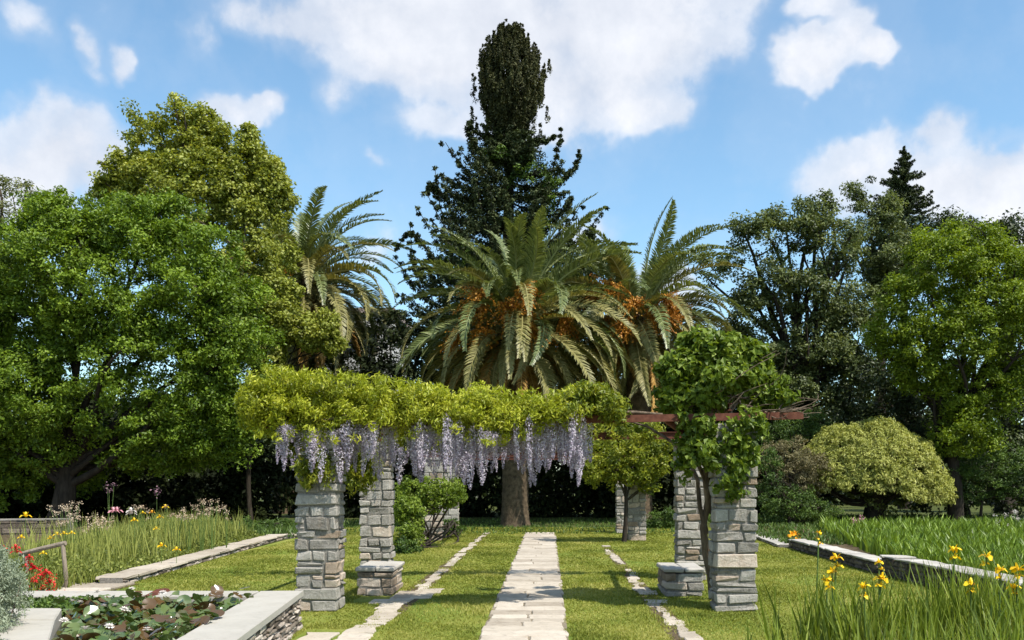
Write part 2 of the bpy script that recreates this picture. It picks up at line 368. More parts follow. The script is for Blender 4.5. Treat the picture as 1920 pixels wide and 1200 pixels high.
# lawn: sward with worn, yellowed and mossy patches
m, t = mat('lawn'); g = t.n('ShaderNodeNewGeometry').outputs['Position']
mp = t.n('ShaderNodeMapping'); t.put(mp.inputs[0], g); mp.inputs['Scale'].default_value = (1, .7, 1)
n = t.noise(mp.outputs[0], .8, 6, .6, .3).outputs[0]; nf = t.noise(g, 9, 6, .7).outputs[0]; nn = t.noise(g, 60, 3, .7).outputs[0]
f = t.m('ADD', t.m('ADD', t.m('MULTIPLY', n, .55), t.m('MULTIPLY', nf, .3)), t.m('MULTIPLY', nn, .15))
c = t.ramp(f, [(0.36, (.075, .13, .018)), (0.45, (.14, .195, .028)), (0.54, (.22, .24, .045)), (0.64, (.34, .30, .10))])
out(t, pbsdf(t, c, .9, .15, bump(t, t.m('ADD', nf, nn), .8, .03))); M['lawn'] = m
m, t = mat('pond water'); g = t.n('ShaderNodeNewGeometry').outputs['Position']
out(t, pbsdf(t, (.012, .018, .010, 1), .06, .6, bump(t, t.noise(g, 9, 3).outputs[0], .15, .02))); M['water'] = m

# ------------------------------------------------------------------ stone pieces
def poly_slab(mb, pts, z0, z1, ch=0.012, var=.5):
    """irregular slab: outline pts (ccw), chamfered top edge"""
    p = np.asarray(pts, float); n = len(p); c = p.mean(0)
    d = p - c; L = np.linalg.norm(d, axis=1, keepdims=True); q = c + d * (1 - ch / L * 1.2)
    V = np.concatenate([np.c_[p, np.full(n, z0)], np.c_[p, np.full(n, z1 - ch)], np.c_[q, np.full(n, z1)], [[c[0], c[1], z1]]])
    f4 = []; f3 = []
    for i in range(n):
        j = (i + 1) % n
        f4 += [(i, j, n + j, n + i), (n + i, n + j, 2 * n + j, 2 * n + i)]
    base = mb.n
    mb.quads(V, f4, var)
    mb.f3.append(np.array([(2 * n + i, 2 * n + (i + 1) % n, 3 * n) for i in range(n)]) + base); mb.a3.append(np.full(n, var))
def block_mesh(x0, x1, y0, y1, z0, z1, ch=0.014, jit=0.008, m=None):
    """one stone: a chamfered, slightly irregular block, 24 corners"""
    c = np.array([(x0 + x1) / 2, (y0 + y1) / 2, (z0 + z1) / 2]); h = np.array([x1 - x0, y1 - y0, z1 - z0]) / 2
    ch = min(ch, h.min() * .6)
    V = []; idx = {}
    for sx_ in (-1, 1):
        for sy in (-1, 1):
            for sz in (-1, 1):
                s = np.array([sx_, sy, sz]); jj = rng.normal(0, jit, 3) * 0.8
                jj = np.clip(jj, -2 * jit, 2 * jit); jj = -np.abs(jj) * s * 1.0
                for ax in range(3):
                    o = h - ch; o[ax] = h[ax]
                    idx[(sx_, sy, sz, ax)] = len(V); V.append(s * o + jj)
    q = []; t3 = []
    def key(ax, s, a, b):
        k = [0, 0, 0]; k[ax] = s; o = [i for i in range(3) if i != ax]; k[o[0]] = a; k[o[1]] = b; return tuple(k)
    for ax in range(3):
        for s in (-1, 1):
            f = [idx[(*key(ax, s, a, b), ax)] for a, b in ((-1, -1), (1, -1), (1, 1), (-1, 1))]
            flip = (s == 1) == (ax == 1)
            q.append(f[::-1] if flip else f)
    for ax in range(3):                                             # edges along ax
        o = [i for i in range(3) if i != ax]
        for a in (-1, 1):
            for b in (-1, 1):
                def kk(s, face):
                    k = [0, 0, 0]; k[ax] = s; k[o[0]] = a; k[o[1]] = b; return idx[(*k, face)]
                f = [kk(-1, o[0]), kk(1, o[0]), kk(1, o[1]), kk(-1, o[1])]; q.append(f)
    for sx_ in (-1, 1):
        for sy in (-1, 1):
            for sz in (-1, 1): t3.append([idx[(sx_, sy, sz, a)] for a in range(3)])
    me = bpy.data.meshes.new('stone'); me.from_pydata([tuple(v) for v in V], [], q + t3); me.materials.append(m)
    # consistent outward normals
    V = np.array(V)
    for p in me.polygons:
        cc = V[list(p.vertices)].mean(0)
        if np.dot(np.array(p.normal), cc) < 0: p.flip()
    return me, c
def stone(parent, x0, x1, y0, y1, z0, z1, m, name='stone', ch=.014, jit=.008, rot=0.0):
    me, c = block_mesh(x0, x1, y0, y1, z0, z1, ch, jit, m)
    c = Vector(c) - parent.location
    return link(name, me, parent, loc=c, rot=(rnd.gauss(0, rot), rnd.gauss(0, rot), rnd.gauss(0, rot)))
def box(mb, x0, x1, y0, y1, z0, z1, var=.5):
    V = [(x, y, z) for x in (x0, x1) for y in (y0, y1) for z in (z0, z1)]
    mb.quads(V, [(0, 1, 3, 2), (4, 6, 7, 5), (0, 4, 5, 1), (2, 3, 7, 6), (0, 2, 6, 4), (1, 5, 7, 3)], var)

def masonry(parent, x0, x1, y0, y1, z0, z1, ch_lo=.13, ch_hi=.24, warm=.15, full=True, wmin=.14):
    """rough coursed stonework filling a block, every stone its own object over a recessed mortar core"""
    mb = MB(); i = .028; box(mb, x0 + i, x1 - i, y0 + i, y1 - i, z0, z1 - .02)
    link('mortar_core', mb.mesh('mortar_core', M['mortar']), parent)
    z = z0; g = .0035
    while z < z1 - .01:
        h = rnd.uniform(ch_lo, ch_hi)
        if z + h > z1 - ch_lo * .6: h = z1 - z
        W = x1 - x0; cuts = [x0]
        k = rnd.random()
        nx = 1 if k < .12 else 2 if k < .7 else 3
        ps = sorted(rnd.uniform(.28, .72) if nx == 2 else v for v in ([rnd.uniform(.3, .7)] if nx == 2 else [] if nx == 1 else [rnd.uniform(.2, .4), rnd.uniform(.58, .8)]))
        cuts += [x0 + W * p for p in ps] + [x1]
        for a, b in zip(cuts[:-1], cuts[1:]):
            yc = [y0, y0 + (y1 - y0) * rnd.uniform(.35, .65), y1]
            for c_, d_ in zip(yc[:-1], yc[1:]):
                zz = [z, z + h]
                if rnd.random() < .30 and h > .14: zz = [z, z + h * rnd.uniform(.35, .65), z + h]
                for e_, f_ in zip(zz[:-1], zz[1:]):
                    o = [rnd.uniform(-.010, .018) for _ in range(4)]; dz_ = rnd.uniform(-.006, .006)
                    m_ = M['stonewarm'] if rnd.random() < warm * (2.0 if z < z0 + .5 else 1) else M['stone']
                    stone(parent, a + (g if a > x0 else -o[0]), b - (g if b < x1 else -o[1]), c_ + (g if c_ > y0 else -o[2]), d_ - (g if d_ < y1 else -o[3]),
                          e_ + g * .6, f_ - g * .6, m_, ch=rnd.uniform(.006, .014), jit=.016, rot=.016)
        z += h

# ================================================================== THE SETTING
def sheet(name, pts, z, m, kind='structure'):
    me = bpy.data.meshes.new(name); me.from_pydata([(x, y, z) for x, y in pts], [], [tuple(range(len(pts)))]); me.materials.append(m)
    o = link(name, me); return tag(o, kind=kind)
o = sheet('ground', [(-600, -200), (600, -200), (600, 1500), (-600, 1500)], 0.0, M['earth'])
tag(o, 'dark earth and low undergrowth beneath and beyond the trees', 'ground')
o = sheet('lawn', [(-2.55, -2), (5.95, -2), (6.4, 12), (5.95, 18), (5.95, 25), (6.1, 33.5), (-7.6, 33.5), (-7.5, 27), (-7.3, 20), (-6.9, 15.5), (-6.5, 11.0), (-2.90, 11.0)], 0.004, M['lawn'])
tag(o, 'sunny mown lawn between the pillars and the edging walls', 'lawn')

# lawn blades, dense near the camera, thinner with distance
PATH = [(-.74, .20)]
def strip_mask(x, y):
    on = (x > -.76 + .05 * np.sin(y * 9)) & (x < .20 + .05 * np.sin(y * 7 + 1)) & (y < 29.9)
    l = (x > -2.10 + .06 * np.sin(y * 3)) & (x < -1.94 + .05 * np.sin(y * 5)) & (y > 11) & (np.sin(y * 1.7) > -.8) & (rng.uniform(size=len(x)) < .75)
    l2 = (x > -2.75) & (x < -1.95) & (y < 10.6); l3 = (x > -2.75) & (x < -1.75) & (y > 12.9) & (y < 14.2)
    r = (x > 1.38 + .05 * np.sin(y * 3)) & (x < 1.52 + .07 * np.sin(y * 4)) & (np.sin(y * 1.3) > -.8) & (rng.uniform(size=len(x)) < .75) & (y < 24)
    return on | (l & ~((y > 11) & (y < 11.2))) | l2 | l3 | r
N = 420000
yy = 9.0 + (33.2 - 9.0) * rng.uniform(0, 1, N) ** 1.7; xx = rng.uniform(-7.2, 6.0, N)
ok = ~strip_mask(xx, yy) & ~((xx < -2.5 - (yy - 7) * .11) & (yy < 11.0)) & (np.abs(xx / yy) < .66)
ed = rng.uniform(size=N) < .10
xx, yy = xx[ok | ed * (yy > 0) & (~((xx < -2.5 - (yy - 7) * .11) & (yy < 11.0)))], yy[ok | ed * (yy > 0) & (~((xx < -2.5 - (yy - 7) * .11) & (yy < 11.0)))]
worn = np.sin(xx * 1.9 + 2 * np.sin(yy * .6)) * np.cos(yy * .9 + xx) + .5 * np.sin(xx * 4.1) * np.cos(yy * 2.7)
ok2 = ~(strip_mask(xx, yy) & (rng.uniform(size=len(xx)) > .08)) & ~((worn > .55) & (rng.uniform(size=len(xx)) < .6)); xx, yy = xx[ok2], yy[ok2]
n_ = len(xx); hgt = (rng.uniform(.012, .034, n_) * (1 + .35 * np.sin(xx * 2.1 + 1) * np.cos(yy * 1.3)))[:, None]
ang = rng.uniform(0, 2 * np.pi, n_); wd = (0.006 + 0.0010 * (yy - 9))[:, None]
B = np.stack([xx, yy, np.full(n_, .003)], 1); s = np.stack([np.cos(ang), np.sin(ang), 0 * ang], 1)
tip = B + np.stack([rng.normal(0, .018, n_), rng.normal(0, .018, n_), hgt[:, 0]], 1)
mb = MB(); V = np.stack([B - s * wd, B + s * wd, tip], 1).reshape(-1, 3)
mb.tris(V, np.arange(3 * n_).reshape(-1, 3), np.clip(.5 + rng.normal(0, .2, n_), 0, 1))
o = link('lawn_grass', mb.mesh('lawn_grass', M['grass'])); tag(o, 'short yellowish green grass blades of the mown lawn', 'grass', kind='stuff')

# central flagstone path, every slab its own piece
path = sheet('path', [(-.75, -1), (.21, -1), (.21, 29.9), (-.75, 29.9)], .010, M['sand'])
tag(path, 'straight pale flagstone path down the middle of the lawn', 'path')
y = 6.5
def slab(parent, x0, x1, y0, y1, z1, m, name='flagstone', g=.006, jit=.012, n_edge=1, th=.05):
    pts = []
    cs = [(x0 + g, y0 + g), (x1 - g, y0 + g), (x1 - g, y1 - g), (x0 + g, y1 - g)]
    for i in range(4):
        a = np.array(cs[i]); b = np.array(cs[(i + 1) % 4]); L = np.linalg.norm(b - a); d = (b - a) / L; nrm = np.array([d[1], -d[0]])
        for k in range(3):
            tt = k / 3 + (rnd.uniform(-.06, .06) if k else rnd.uniform(0, .04)); ff = rnd.uniform(-jit, jit * .35)
            pts.append(a + (b - a) * tt + nrm * ff)
    mb = MB(); poly_slab(mb, pts, z1 - th, z1, .009)
    return link(name, mb.mesh(name, m), parent)
while y < 29.8:
    d = rnd.uniform(.26, .52); d = min(d, 29.9 - y + .02)
    xl = -.74 + rnd.uniform(-.035, .03); xr = .20 + rnd.uniform(-.03, .04)
    z = .026 + rnd.uniform(0, .005)
    if rnd.random() < .35:
        c = rnd.uniform(.35, .65) * (xr - xl) + xl
        slab(path, xl, c, y, y + d, z, M['flag']); slab(path, c, xr, y, y + d, z + rnd.uniform(-.004, .004), M['flag'])
    else: slab(path, xl, xr, y, y + d, z, M['flag'])
    y += d
# narrow stone strips beside it
st = sheet('stone_strip', [(-2.2, 11.6), (-1.86, 11.6), (-1.86, 29.5), (-2.14, 29.5)], .006, M['soil'])
tag(st, 'narrow half-overgrown stone strip left of the central path', 'path')
y = 11.25
while y < 29.3:
    d = rnd.uniform(.35, .8)
    if math.sin(y * 1.7) > -.85 or y < 16: slab(st, -2.10 + rnd.uniform(-.06, .05) - (.18 if y < 13.5 else 0), -1.93 + rnd.uniform(-.05, .06), y, y + d, .020 + rnd.uniform(-.004, .006), M['flag'], jit=.04)
    y += d
for (x0, x1, y0, y1) in ((-2.68, -2.3, 9.7, 10.32), (-2.3, -1.92, 9.72, 10.25), (-2.30, -1.95, 10.27, 10.85), (-2.2, -1.9, 10.86, 11.22), (-2.72, -2.28, 8.9, 9.68), (-2.27, -1.9, 9.0, 9.70),
                         (-2.5, -2.05, 12.75, 13.2), (-2.05, -1.70, 13.3, 13.9), (-2.25, -1.98, 13.25, 13.62), (-2.0, -1.62, 13.9, 14.5)):
    slab(st, x0, x1, y0, y1, .022 + rnd.uniform(-.003, .006), M['flag'], jit=.045)
st = sheet('stone_strip', [(1.30, 7), (1.60, 7), (1.58, 24), (1.34, 24)], .006, M['soil'])
tag(st, 'narrow half-overgrown stone strip right of the central path', 'path')
y = 7.0
while y < 24:
    d = rnd.uniform(.25, .5); xo = .06 * math.sin(y * .8)
    if math.sin(y * 1.3) > -.85: slab(st, 1.36 + xo + rnd.uniform(-.04, .05), 1.56 + xo + rnd.uniform(-.05, .05) + (.12 if 12.6 < y < 14.4 else 0), y, y + d, .018 + rnd.uniform(-.004, .006), M['flag'], jit=.035)
    y += d

# ---------------- edging walls
def wall_run(parent, x0, y0, x1, y1, h, thick, side, m, cm, capw, cap_lo=.35, cap_hi=.8, capth=.05, course=.07, lsz=(.12, .34)):
    """a low dry stone wall running mostly in depth: face stones + cap slabs"""
    L = math.hypot(x1 - x0, y1 - y0); ang = math.atan2(y1 - y0, x1 - x0); d = Vector((math.cos(ang), math.sin(ang), 0)); nrm = Vector((-math.sin(ang), math.cos(ang), 0)) * side
    def place(me, s, off, z, name):
        p = Vector((x0, y0, z)) + d * s + nrm * off - parent.location
        link(name, me, parent, loc=p, rot=(0, 0, ang + rnd.gauss(0, .01)))
    mbc = MB(); p = [Vector((x0, y0, 0)) + nrm * .04, Vector((x1, y1, 0)) + nrm * .04, Vector((x1, y1, 0)) + nrm * thick, Vector((x0, y0, 0)) + nrm * thick]
    V = [(q.x, q.y, zz) for zz in (-.02, h - .02) for q in p]
    mbc.quads(V, [(0, 1, 5, 4), (1, 2, 6, 5), (2, 3, 7, 6), (3, 0, 4, 7), (4, 5, 6, 7)])
    link('mortar_core', mbc.mesh('mortar_core', M['mortar']), parent)
    z = 0.0; top = h - capth
    while z < top - .015:
        hh = min(rnd.uniform(course * .7, course * 1.4), top - z)
        s = 0.0
        while s < L - .03:
            l = min(rnd.uniform(*lsz), L - s)
            o = rnd.uniform(-.006, .018); me, _ = block_mesh(-l / 2 + .004, l / 2 - .004, -.06, .06, -hh / 2 + .003, hh / 2 - .003, .012, .008, m)
            place(me, s + l / 2, .06 - o, z + hh / 2, 'stone'); s += l
        z += hh
    s = 0.0
    while s < L - .05:
        l = min(rnd.uniform(cap_lo, cap_hi), L - s)
        if L - s - l < .15: l = L - s
        w0 = capw * rnd.uniform(.9, 1.05); me, _ = block_mesh(-l / 2 + .004, l / 2 - .004, -w0 / 2, w0 / 2, -capth / 2, capth / 2, .009, .012, cm)
        place(me, s + l / 2, w0 / 2 - .025 + rnd.uniform(-.015, .015), h - capth / 2 + rnd.uniform(-.004, .004), 'cap_stone'); s += l
wl = empty('edging_wall', (6.3, 11, 0), 'tallest section of the dark low edging wall right of the lawn, nearest the camera', 'low wall', 'edging walls of the lawn')
wall_run(wl, 6.45, 8.0, 5.95, 16.7, .37, .40, -1, M['darkstone'], M['cap'], .48)
wl = empty('edging_wall', (5.95, 20, 0), 'lower middle section of the dark edging wall in front of the iris bed', 'low wall', 'edging walls of the lawn')
wall_run(wl, 5.93, 16.8, 6.0, 23.2, .25, .38, -1, M['darkstone'], M['cap'], .42)
wl = empty('edging_wall', (6.1, 25, 0), 'short lowest pale stone edging just right of the vine-covered pillar', 'low wall', 'edging walls of the lawn')
wall_run(wl, 5.75, 23.3, 6.1, 28.5, .11, .38, -1, M['stonewarm'], M['cap'], .55)
wl = empty('edging_wall', (-7.2, 20, 0), 'long pale stone edging between the left lawn and the flower bed', 'low wall', 'edging walls of the lawn')
wall_run(wl, -6.85, 15.0, -7.65, 27.0, .15, .4, 1, M['rubble'], M['flag'], .52, .5, 1.0, .06)
wl = empty('edging_wall', (-7.4, 29, 0), 'far end of the left stone edging behind the front pillar', 'low wall', 'edging walls of the lawn')
wall_run(wl, -7.45, 27.1, -7.3, 31.0, .12, .4, 1, M['rubble'], M['flag'], .4, .5, 1.0, .06)
# bed soil
o = sheet('right_bed', [(6.3, 7), (20, 7), (24, 34), (6.3, 34), (6.45, 24), (6.25, 17), (6.6, 12)], .10, M['soil']); tag(o, 'soil of the raised bed right of the lawn', 'flower bed')
o = sheet('left_bed', [(-7.2, 15.4), (-7.9, 27), (-8, 33), (-22, 33), (-22, 15.4)], .08, M['soil']); tag(o, 'soil of the flower bed left of the lawn', 'flower bed')
# paving near the left bed
pv = sheet('paving', [(-6.7, 14.0), (-6.7, 15.2), (-9.8, 15.4), (-9.8, 11.2), (-6.9, 11.2)], .010, M['soil']); tag(pv, 'pale paving between the pond and the wooden rail', 'paving')
for i in range(4):
    for j in range(5):
        x0 = -6.75 - i * .72; y0 = 11.3 + j * .78
        slab(pv, x0 - .70, x0, y0, y0 + .76, .040 + rnd.uniform(-.003, .004), M['flag'], 'paving_slab', jit=.03)

# ================================================================== POND
pond = empty('lily_pond', (-4, 8.8, 0), 'raised stone lily pond with pale coping and rubble side wall', 'pond')
P0 = np.array([-2.84, 10.67]); P1 = np.array([-2.36, 6.0]); L = np.linalg.norm(P1 - P0); dv = (P1 - P0) / L; nv = np.array([dv[1], -dv[0]])   # nv points to the pond side
ang = math.atan2(dv[1], dv[0])
if nv[0] > 0: nv = -nv
z = 0.0
while z < .375:
    hh = min(rnd.uniform(.030, .062), .38 - z); s = 0
    while s < L - .02:
        l = min(rnd.uniform(.08, .30), L - s)
        me, _ = block_mesh(-l / 2 + .003, l / 2 - .003, -.07, .07, -hh / 2 + .002, hh / 2 - .002, .010, .007, M['rubble'])
        c = P0 + dv * (s + l / 2) + nv * (.07 + rnd.uniform(-.02, .012))
        link('wall_stone', me, pond, loc=Vector((c[0], c[1], z + hh / 2)) - pond.location, rot=(rnd.gauss(0, .03), rnd.gauss(0, .02), ang + rnd.gauss(0, .04)))
        s += l
    z += hh
mb = MB(); a = P0 + nv * .05; b = P1 + nv * .05; c_ = P1 + nv * .43; d_ = P0 + nv * .43
V = [(q[0], q[1], zz) for zz in (0, .38) for q in (a, b, c_, d_)]
mb.quads(V, [(0, 1, 5, 4), (1, 2, 6, 5), (2, 3, 7, 6), (3, 0, 4, 7), (4, 5, 6, 7)])
box(mb, -6.0, -3.3, 10.18, 10.62, 0, .38)
link('wall_core', mb.mesh('wall_core', M['mortar']), pond)
s = 0
while s < L:                                                       # right coping slabs
    l = min(rnd.uniform(.85, 1.1), L - s); g = .0012
    q = [P0 + dv * (s + g) - nv * .02, P0 + dv * (s + g) + nv * .46, P0 + dv * (s + l - g) + nv * .46, P0 + dv * (s + l - g) - nv * .02]
    mb = MB(); poly_slab(mb, q[::-1], .38, .44, .003); link('coping_slab', mb.mesh('coping_slab', M['pondcap']), pond); s += l
x = -3.32
for l in (1.02, .78, .80):                                         # far coping, a gap is left for the spout
    x1 = x; x0 = x - l
    if abs(x0 + 5.12) < .01: pass
    mb = MB(); poly_slab(mb, [(x0 + .004, 10.15), (x1 - .004, 10.15), (x1 - .004, 10.64), (x0 + .004, 10.64)], .375, .44, .01)
    link('coping_slab', mb.mesh('coping_slab', M['pondcap']), pond); x = x0 - (.16 if l == 1.02 else 0)
for (q, zt) in (([(-5.75, 8.45), (-4.50, 8.45), (-4.83, 9.2), (-5.75, 9.2)], .44), ([(-5.75, 6.2), (-3.40, 6.2), (-4.49, 8.43), (-5.75, 8.43)], .436)):
    mb = MB(); poly_slab(mb, q, .02, zt, .012); link('side_slab', mb.mesh('side_slab', M['pondcap']), pond)
mb = MB(); mb.quads([(-6.2, 10.16, .30), (-3.25, 10.16, .30), (-2.72, 6.0, .30), (-6.2, 6.0, .30)], [(3, 2, 1, 0)])
link('water', mb.mesh('water', M['water']), pond)
mb = MB(); tube(mb, [(-4.43, 10.74, .40), (-4.43, 10.5, .41), (-4.42, 10.2, .39)], [.06, .065, .055], 9); link('spout', mb.mesh('spout', M['rustdark']), pond)

def pad_mesh(name, notch=.35):
    mb = MB(); n = 14; a = np.linspace(notch / 2, 2 * np.pi - notch / 2, n)
    r1 = .6; V = [(0, 0, 0)]; V += [(r1 * math.cos(q), r1 * math.sin(q), .03 + rnd.uniform(-.02, .02)) for q in a]
    cur = rnd.uniform(.05, .28); V += [(math.cos(q) * (1 - cur * .3), math.sin(q), cur * math.cos(q * rnd.choice([1, 2])) ** 2 + rnd.uniform(-.04, .05)) for q in a]
    mb.tris(V, [(0, i + 1, i + 2) for i in range(n - 1)], .5)
    b = mb.n - len(V); mb.f4.append(np.array([(b + 1 + i, b + 1 + n + i, b + 2 + n + i, b + 2 + i) for i in range(n - 1)])); mb.a4.append(np.full(n - 1, .5))
    return mb
pads = []
for i in range(14):
    mb = pad_mesh('pad'); v = rnd.choice([.08, .35, .5, .5, .6, .75, .8]); mb.a3 = [np.full_like(a, v) for a in mb.a3]; mb.a4 = [np.full_like(a, v) for a in mb.a4]
    pads.append(mb.mesh('lily_pad', M['pad'], True))
lil = empty('water_lilies', (-4, 8.8, .3), 'crowded upstanding green and bronze water lily leaves with white flowers in the pond', 'water lilies')
cnt = 0
while cnt < 296:
    y = rnd.uniform(6.9, 10.25); tt = (10.14 - y) / 4.14
    xr = -3.30 + tt * .43; xl = max(-5.15, -4.95 + (9.6 - y) * .47) if y < 9.6 else -5.15
    x = rnd.uniform(xl + .04, xr + .10)
    if x < -4.4 - (y - 9.3) * .1 and y > 9.75 and rnd.random() < .8: continue
    edge = max(0, 1 - (xr - x) / .5)
    r = rnd.uniform(.050, .078); up = rnd.random() < .72
    zz = .315 + (rnd.uniform(.03, .17) if up else rnd.uniform(0, .03)) + (.05 if edge > .4 else 0)
    tilt = rnd.uniform(.3, 1.3) if up else rnd.uniform(0, .12)
    link('lily_leaf', rnd.choice(pads), lil, loc=Vector((x, y, zz)) - lil.location, rot=(tilt * rnd.choice((-1, 1)) * .7, tilt * rnd.uniform(-1, 1) * .7, rnd.uniform(0, 6.28)), scale=(r, r, r)); cnt += 1
mb = MB()                                                          # the smaller leaves packed between them
for k in range(950):
    y = rnd.uniform(6.9, 10.2); tt = (10.14 - y) / 4.14; xr = -3.28 + tt * .43; xl = max(-5.15, -4.95 + (9.6 - y) * .47) if y < 9.6 else -5.15
    x = rnd.uniform(xl, xr); r_ = rnd.uniform(.04, .07); a0 = rnd.uniform(0, 6.28); c = np.array([x, y, .33 + rnd.uniform(0, .10)]) - np.array(lil.location)
    nn = norm(np.array([rnd.gauss(0, .5), rnd.gauss(-.3, .5), 1.0])); u = norm(np.cross(nn, [math.cos(a0), math.sin(a0), .1])); v = np.cross(nn, u)
    P = [c] + [c + (u * math.cos(a) + v * math.sin(a)) * r_ + nn * r_ * .2 * math.cos(2 * a) for a in np.linspace(.2, 6.08, 10)]
    mb.tris(P, [(0, i + 1, i + 2) for i in range(9)], rnd.choice([.08, .3, .5, .6, .75]))
o = link('small_leaves', mb.mesh('small_leaves', M['pad']), lil, loc=(0, 0, 0)); o['kind'] = 'stuff'
# flower builders: petals are small bent quads
def petals(mb, c, n, L, W, tilt, z=0.0, var=.5, bend=.3):
    for k in range(n):
        a = 2 * math.pi * k / n + rnd.uniform(-.15, .15); d = np.array([math.cos(a), math.sin(a), 0]); s = np.array([-d[1], d[0], 0]); u = np.array([0, 0, 1.0])
        p0 = np.array(c) + u * z; p1 = p0 + (d * math.cos(tilt) + u * math.sin(tilt)) * L * .55; t2 = tilt - bend * 2; p2 = p1 + (d * math.cos(t2) + u * math.sin(t2)) * L * .5
        mb.quads([p0 - s * W * .15, p0 + s * W * .15, p1 + s * W * .5, p1 - s * W * .5, p2 + s * W * .22, p2 - s * W * .22], [(0, 1, 2, 3), (3, 2, 4, 5)], np.clip(var + rnd.gauss(0, .15), 0, 1))
def lily_flower():
    mb = MB(); petals(mb, (0, 0, 0), 9, 1, .42, .45, 0, .7); petals(mb, (0, 0, .05), 8, .85, .38, .85, .05, .8); petals(mb, (0, 0, .08), 5, .6, .3, 1.25, .05, .4)
    return mb.mesh('lily_flower', M['white'])
lf = [lily_flower() for _ in range(3)]
for (px, py) in [(247, 1112), (183, 1118), (136, 1135), (150, 1137), (195, 1145), (215, 1144), (233, 1152), (410, 1128), (305, 1120), (120, 1173), (205, 1185), (160, 1190), (275, 1192)]:
    Y = GY(py, .46); r = rnd.uniform(.034, .048)
    link('lily_flower', rnd.choice(lf), lil, loc=Vector((X_(px, Y), Y, .50)) - lil.location, rot=(rnd.uniform(-.3, .3), rnd.uniform(-.3, .3), rnd.uniform(0, 6)), scale=(r, r, r))

# ================================================================== PERGOLA
PILL = 'square stone pillars of the pergolas'
def pillar(cx, y0, w_, d_, h, label, warm=.07, **kw):
    e = empty('stone_pillar', (cx, y0 + d_ / 2, 0), label, 'pillar', PILL)
    masonry(e, cx - w_ / 2, cx + w_ / 2, y0, y0 + d_, 0, h, warm=warm, **kw); return e
pillar(-3.01, 12.0, .545, .52, 2.36, 'front left stone pillar standing by the corner of the lily pond', .09, ch_lo=.10, ch_hi=.21)
pillar(2.43, 12.0, .54, .52, 2.46, 'front right stone pillar under the leafy vine, its upper stones half hidden', .04, ch_lo=.09, ch_hi=.21)
pillar(-2.95, 15.7, .52, .50, 2.36, 'second left stone pillar, rising behind the left stone bench', .08, ch_lo=.09, ch_hi=.21)
pillar(2.42, 15.7, .50, .50, 2.40, 'second right stone pillar, rising behind the right stone bench and vine trunk', .08, ch_lo=.09, ch_hi=.21)
pillar(-3.25, 26.0, .50, .50, 2.35, 'third left stone pillar, half hidden behind the leafy shrub', .2)
pillar(2.48, 26.0, .50, .50, 2.35, 'third right stone pillar, under the yellow-green climber', .2)
pillar(-3.12, 29.6, .45, .50, 2.35, 'farthest left stone pillar beside the dark hedge', .2)
pillar(2.38, 29.6, .45, .50, 2.35, 'farthest right stone pillar in the shade behind the third', .2)
def bench(x0, x1, y0, y1, h, label, cols=.5):
    e = empty('stone_bench', ((x0 + x1) / 2, (y0 + y1) / 2, 0), label, 'bench', 'stone benches between the pillars')
    masonry(e, x0, x1, y0, y1, 0, h - .07, .09, .19, warm=cols)
    xm = x0 + (x1 - x0) * rnd.uniform(.4, .6)
    for a, b in ((x0 - .02, xm - .003), (xm + .003, x1 + .02)): stone(e, a, b, y0 - .025, y1 + .02, h - .068, h, M['cap'], 'seat_slab', .012, .008)
bench(-2.83, -2.30, 13.65, 14.70, .43, 'rounded warm brown stone bench by the left pillars', .6)
bench(1.70, 2.26, 13.55, 14.55, .42, 'grey stone block bench by the vine trunk and right pillars', .25)

def beam(p0, p1, hh, ww, m, name='steel_beam', parent=None, label=None, flange=True, group='rusty steel beams of the pergola'):
    """I-section steel beam from p0 to p1"""
    p0 = Vector(p0); p1 = Vector(p1); d = (p1 - p0); L = d.length; mb = MB()
    tf = .012
    if flange:
        box(mb, 0, L, -ww / 2, ww / 2, hh / 2 - tf, hh / 2); box(mb, 0, L, -ww / 2, ww / 2, -hh / 2, -hh / 2 + tf); box(mb, 0, L, -.006, .006, -hh / 2 + tf, hh / 2 - tf)
    else: box(mb, 0, L, -ww / 2, ww / 2, -hh / 2, hh / 2)
    me = mb.mesh(name, m); o = link(name, me, loc=p0); o.rotation_euler = d.to_track_quat('X', 'Z').to_euler()
    tag(o, label, 'beam', group); return o
beam((-3.82, 12.24, 2.43), (3.35, 12.24, 2.56), .095, .07, M['rust'], flange=False, label='long rust-red steel beam across the front pillars carrying the wisteria')
beam((-3.7, 15.95, 2.44), (2.95, 15.95, 2.48), .125, .07, M['rustdark'], label='darker steel beam across the second pair of pillars')
beam((-3.05, 12.3, 2.56), (-2.98, 16.3, 2.56), .10, .06, M['rustdark'], label='side beam running back over the left pillars inside the wisteria')
beam((2.40, 12.3, 2.68), (2.45, 16.3, 2.60), .10, .06, M['rustdark'], label='side beam running back over the right pillars inside the vine')
beam((1.55, 12.29, 2.50), (2.22, 12.6, 2.06), .06, .05, M['rust'], label='short slanting brace under the front beam by the vine', flange=False)
beam((-3.7, 26.25, 2.42), (2.95, 26.25, 2.42), .12, .07, M['rustdark'], label='steel beam across the third pair of pillars')
beam((-3.7, 29.85, 2.42), (2.95, 29.85, 2.42), .12, .07, M['rustdark'], label='steel beam across the farthest pair of pillars')

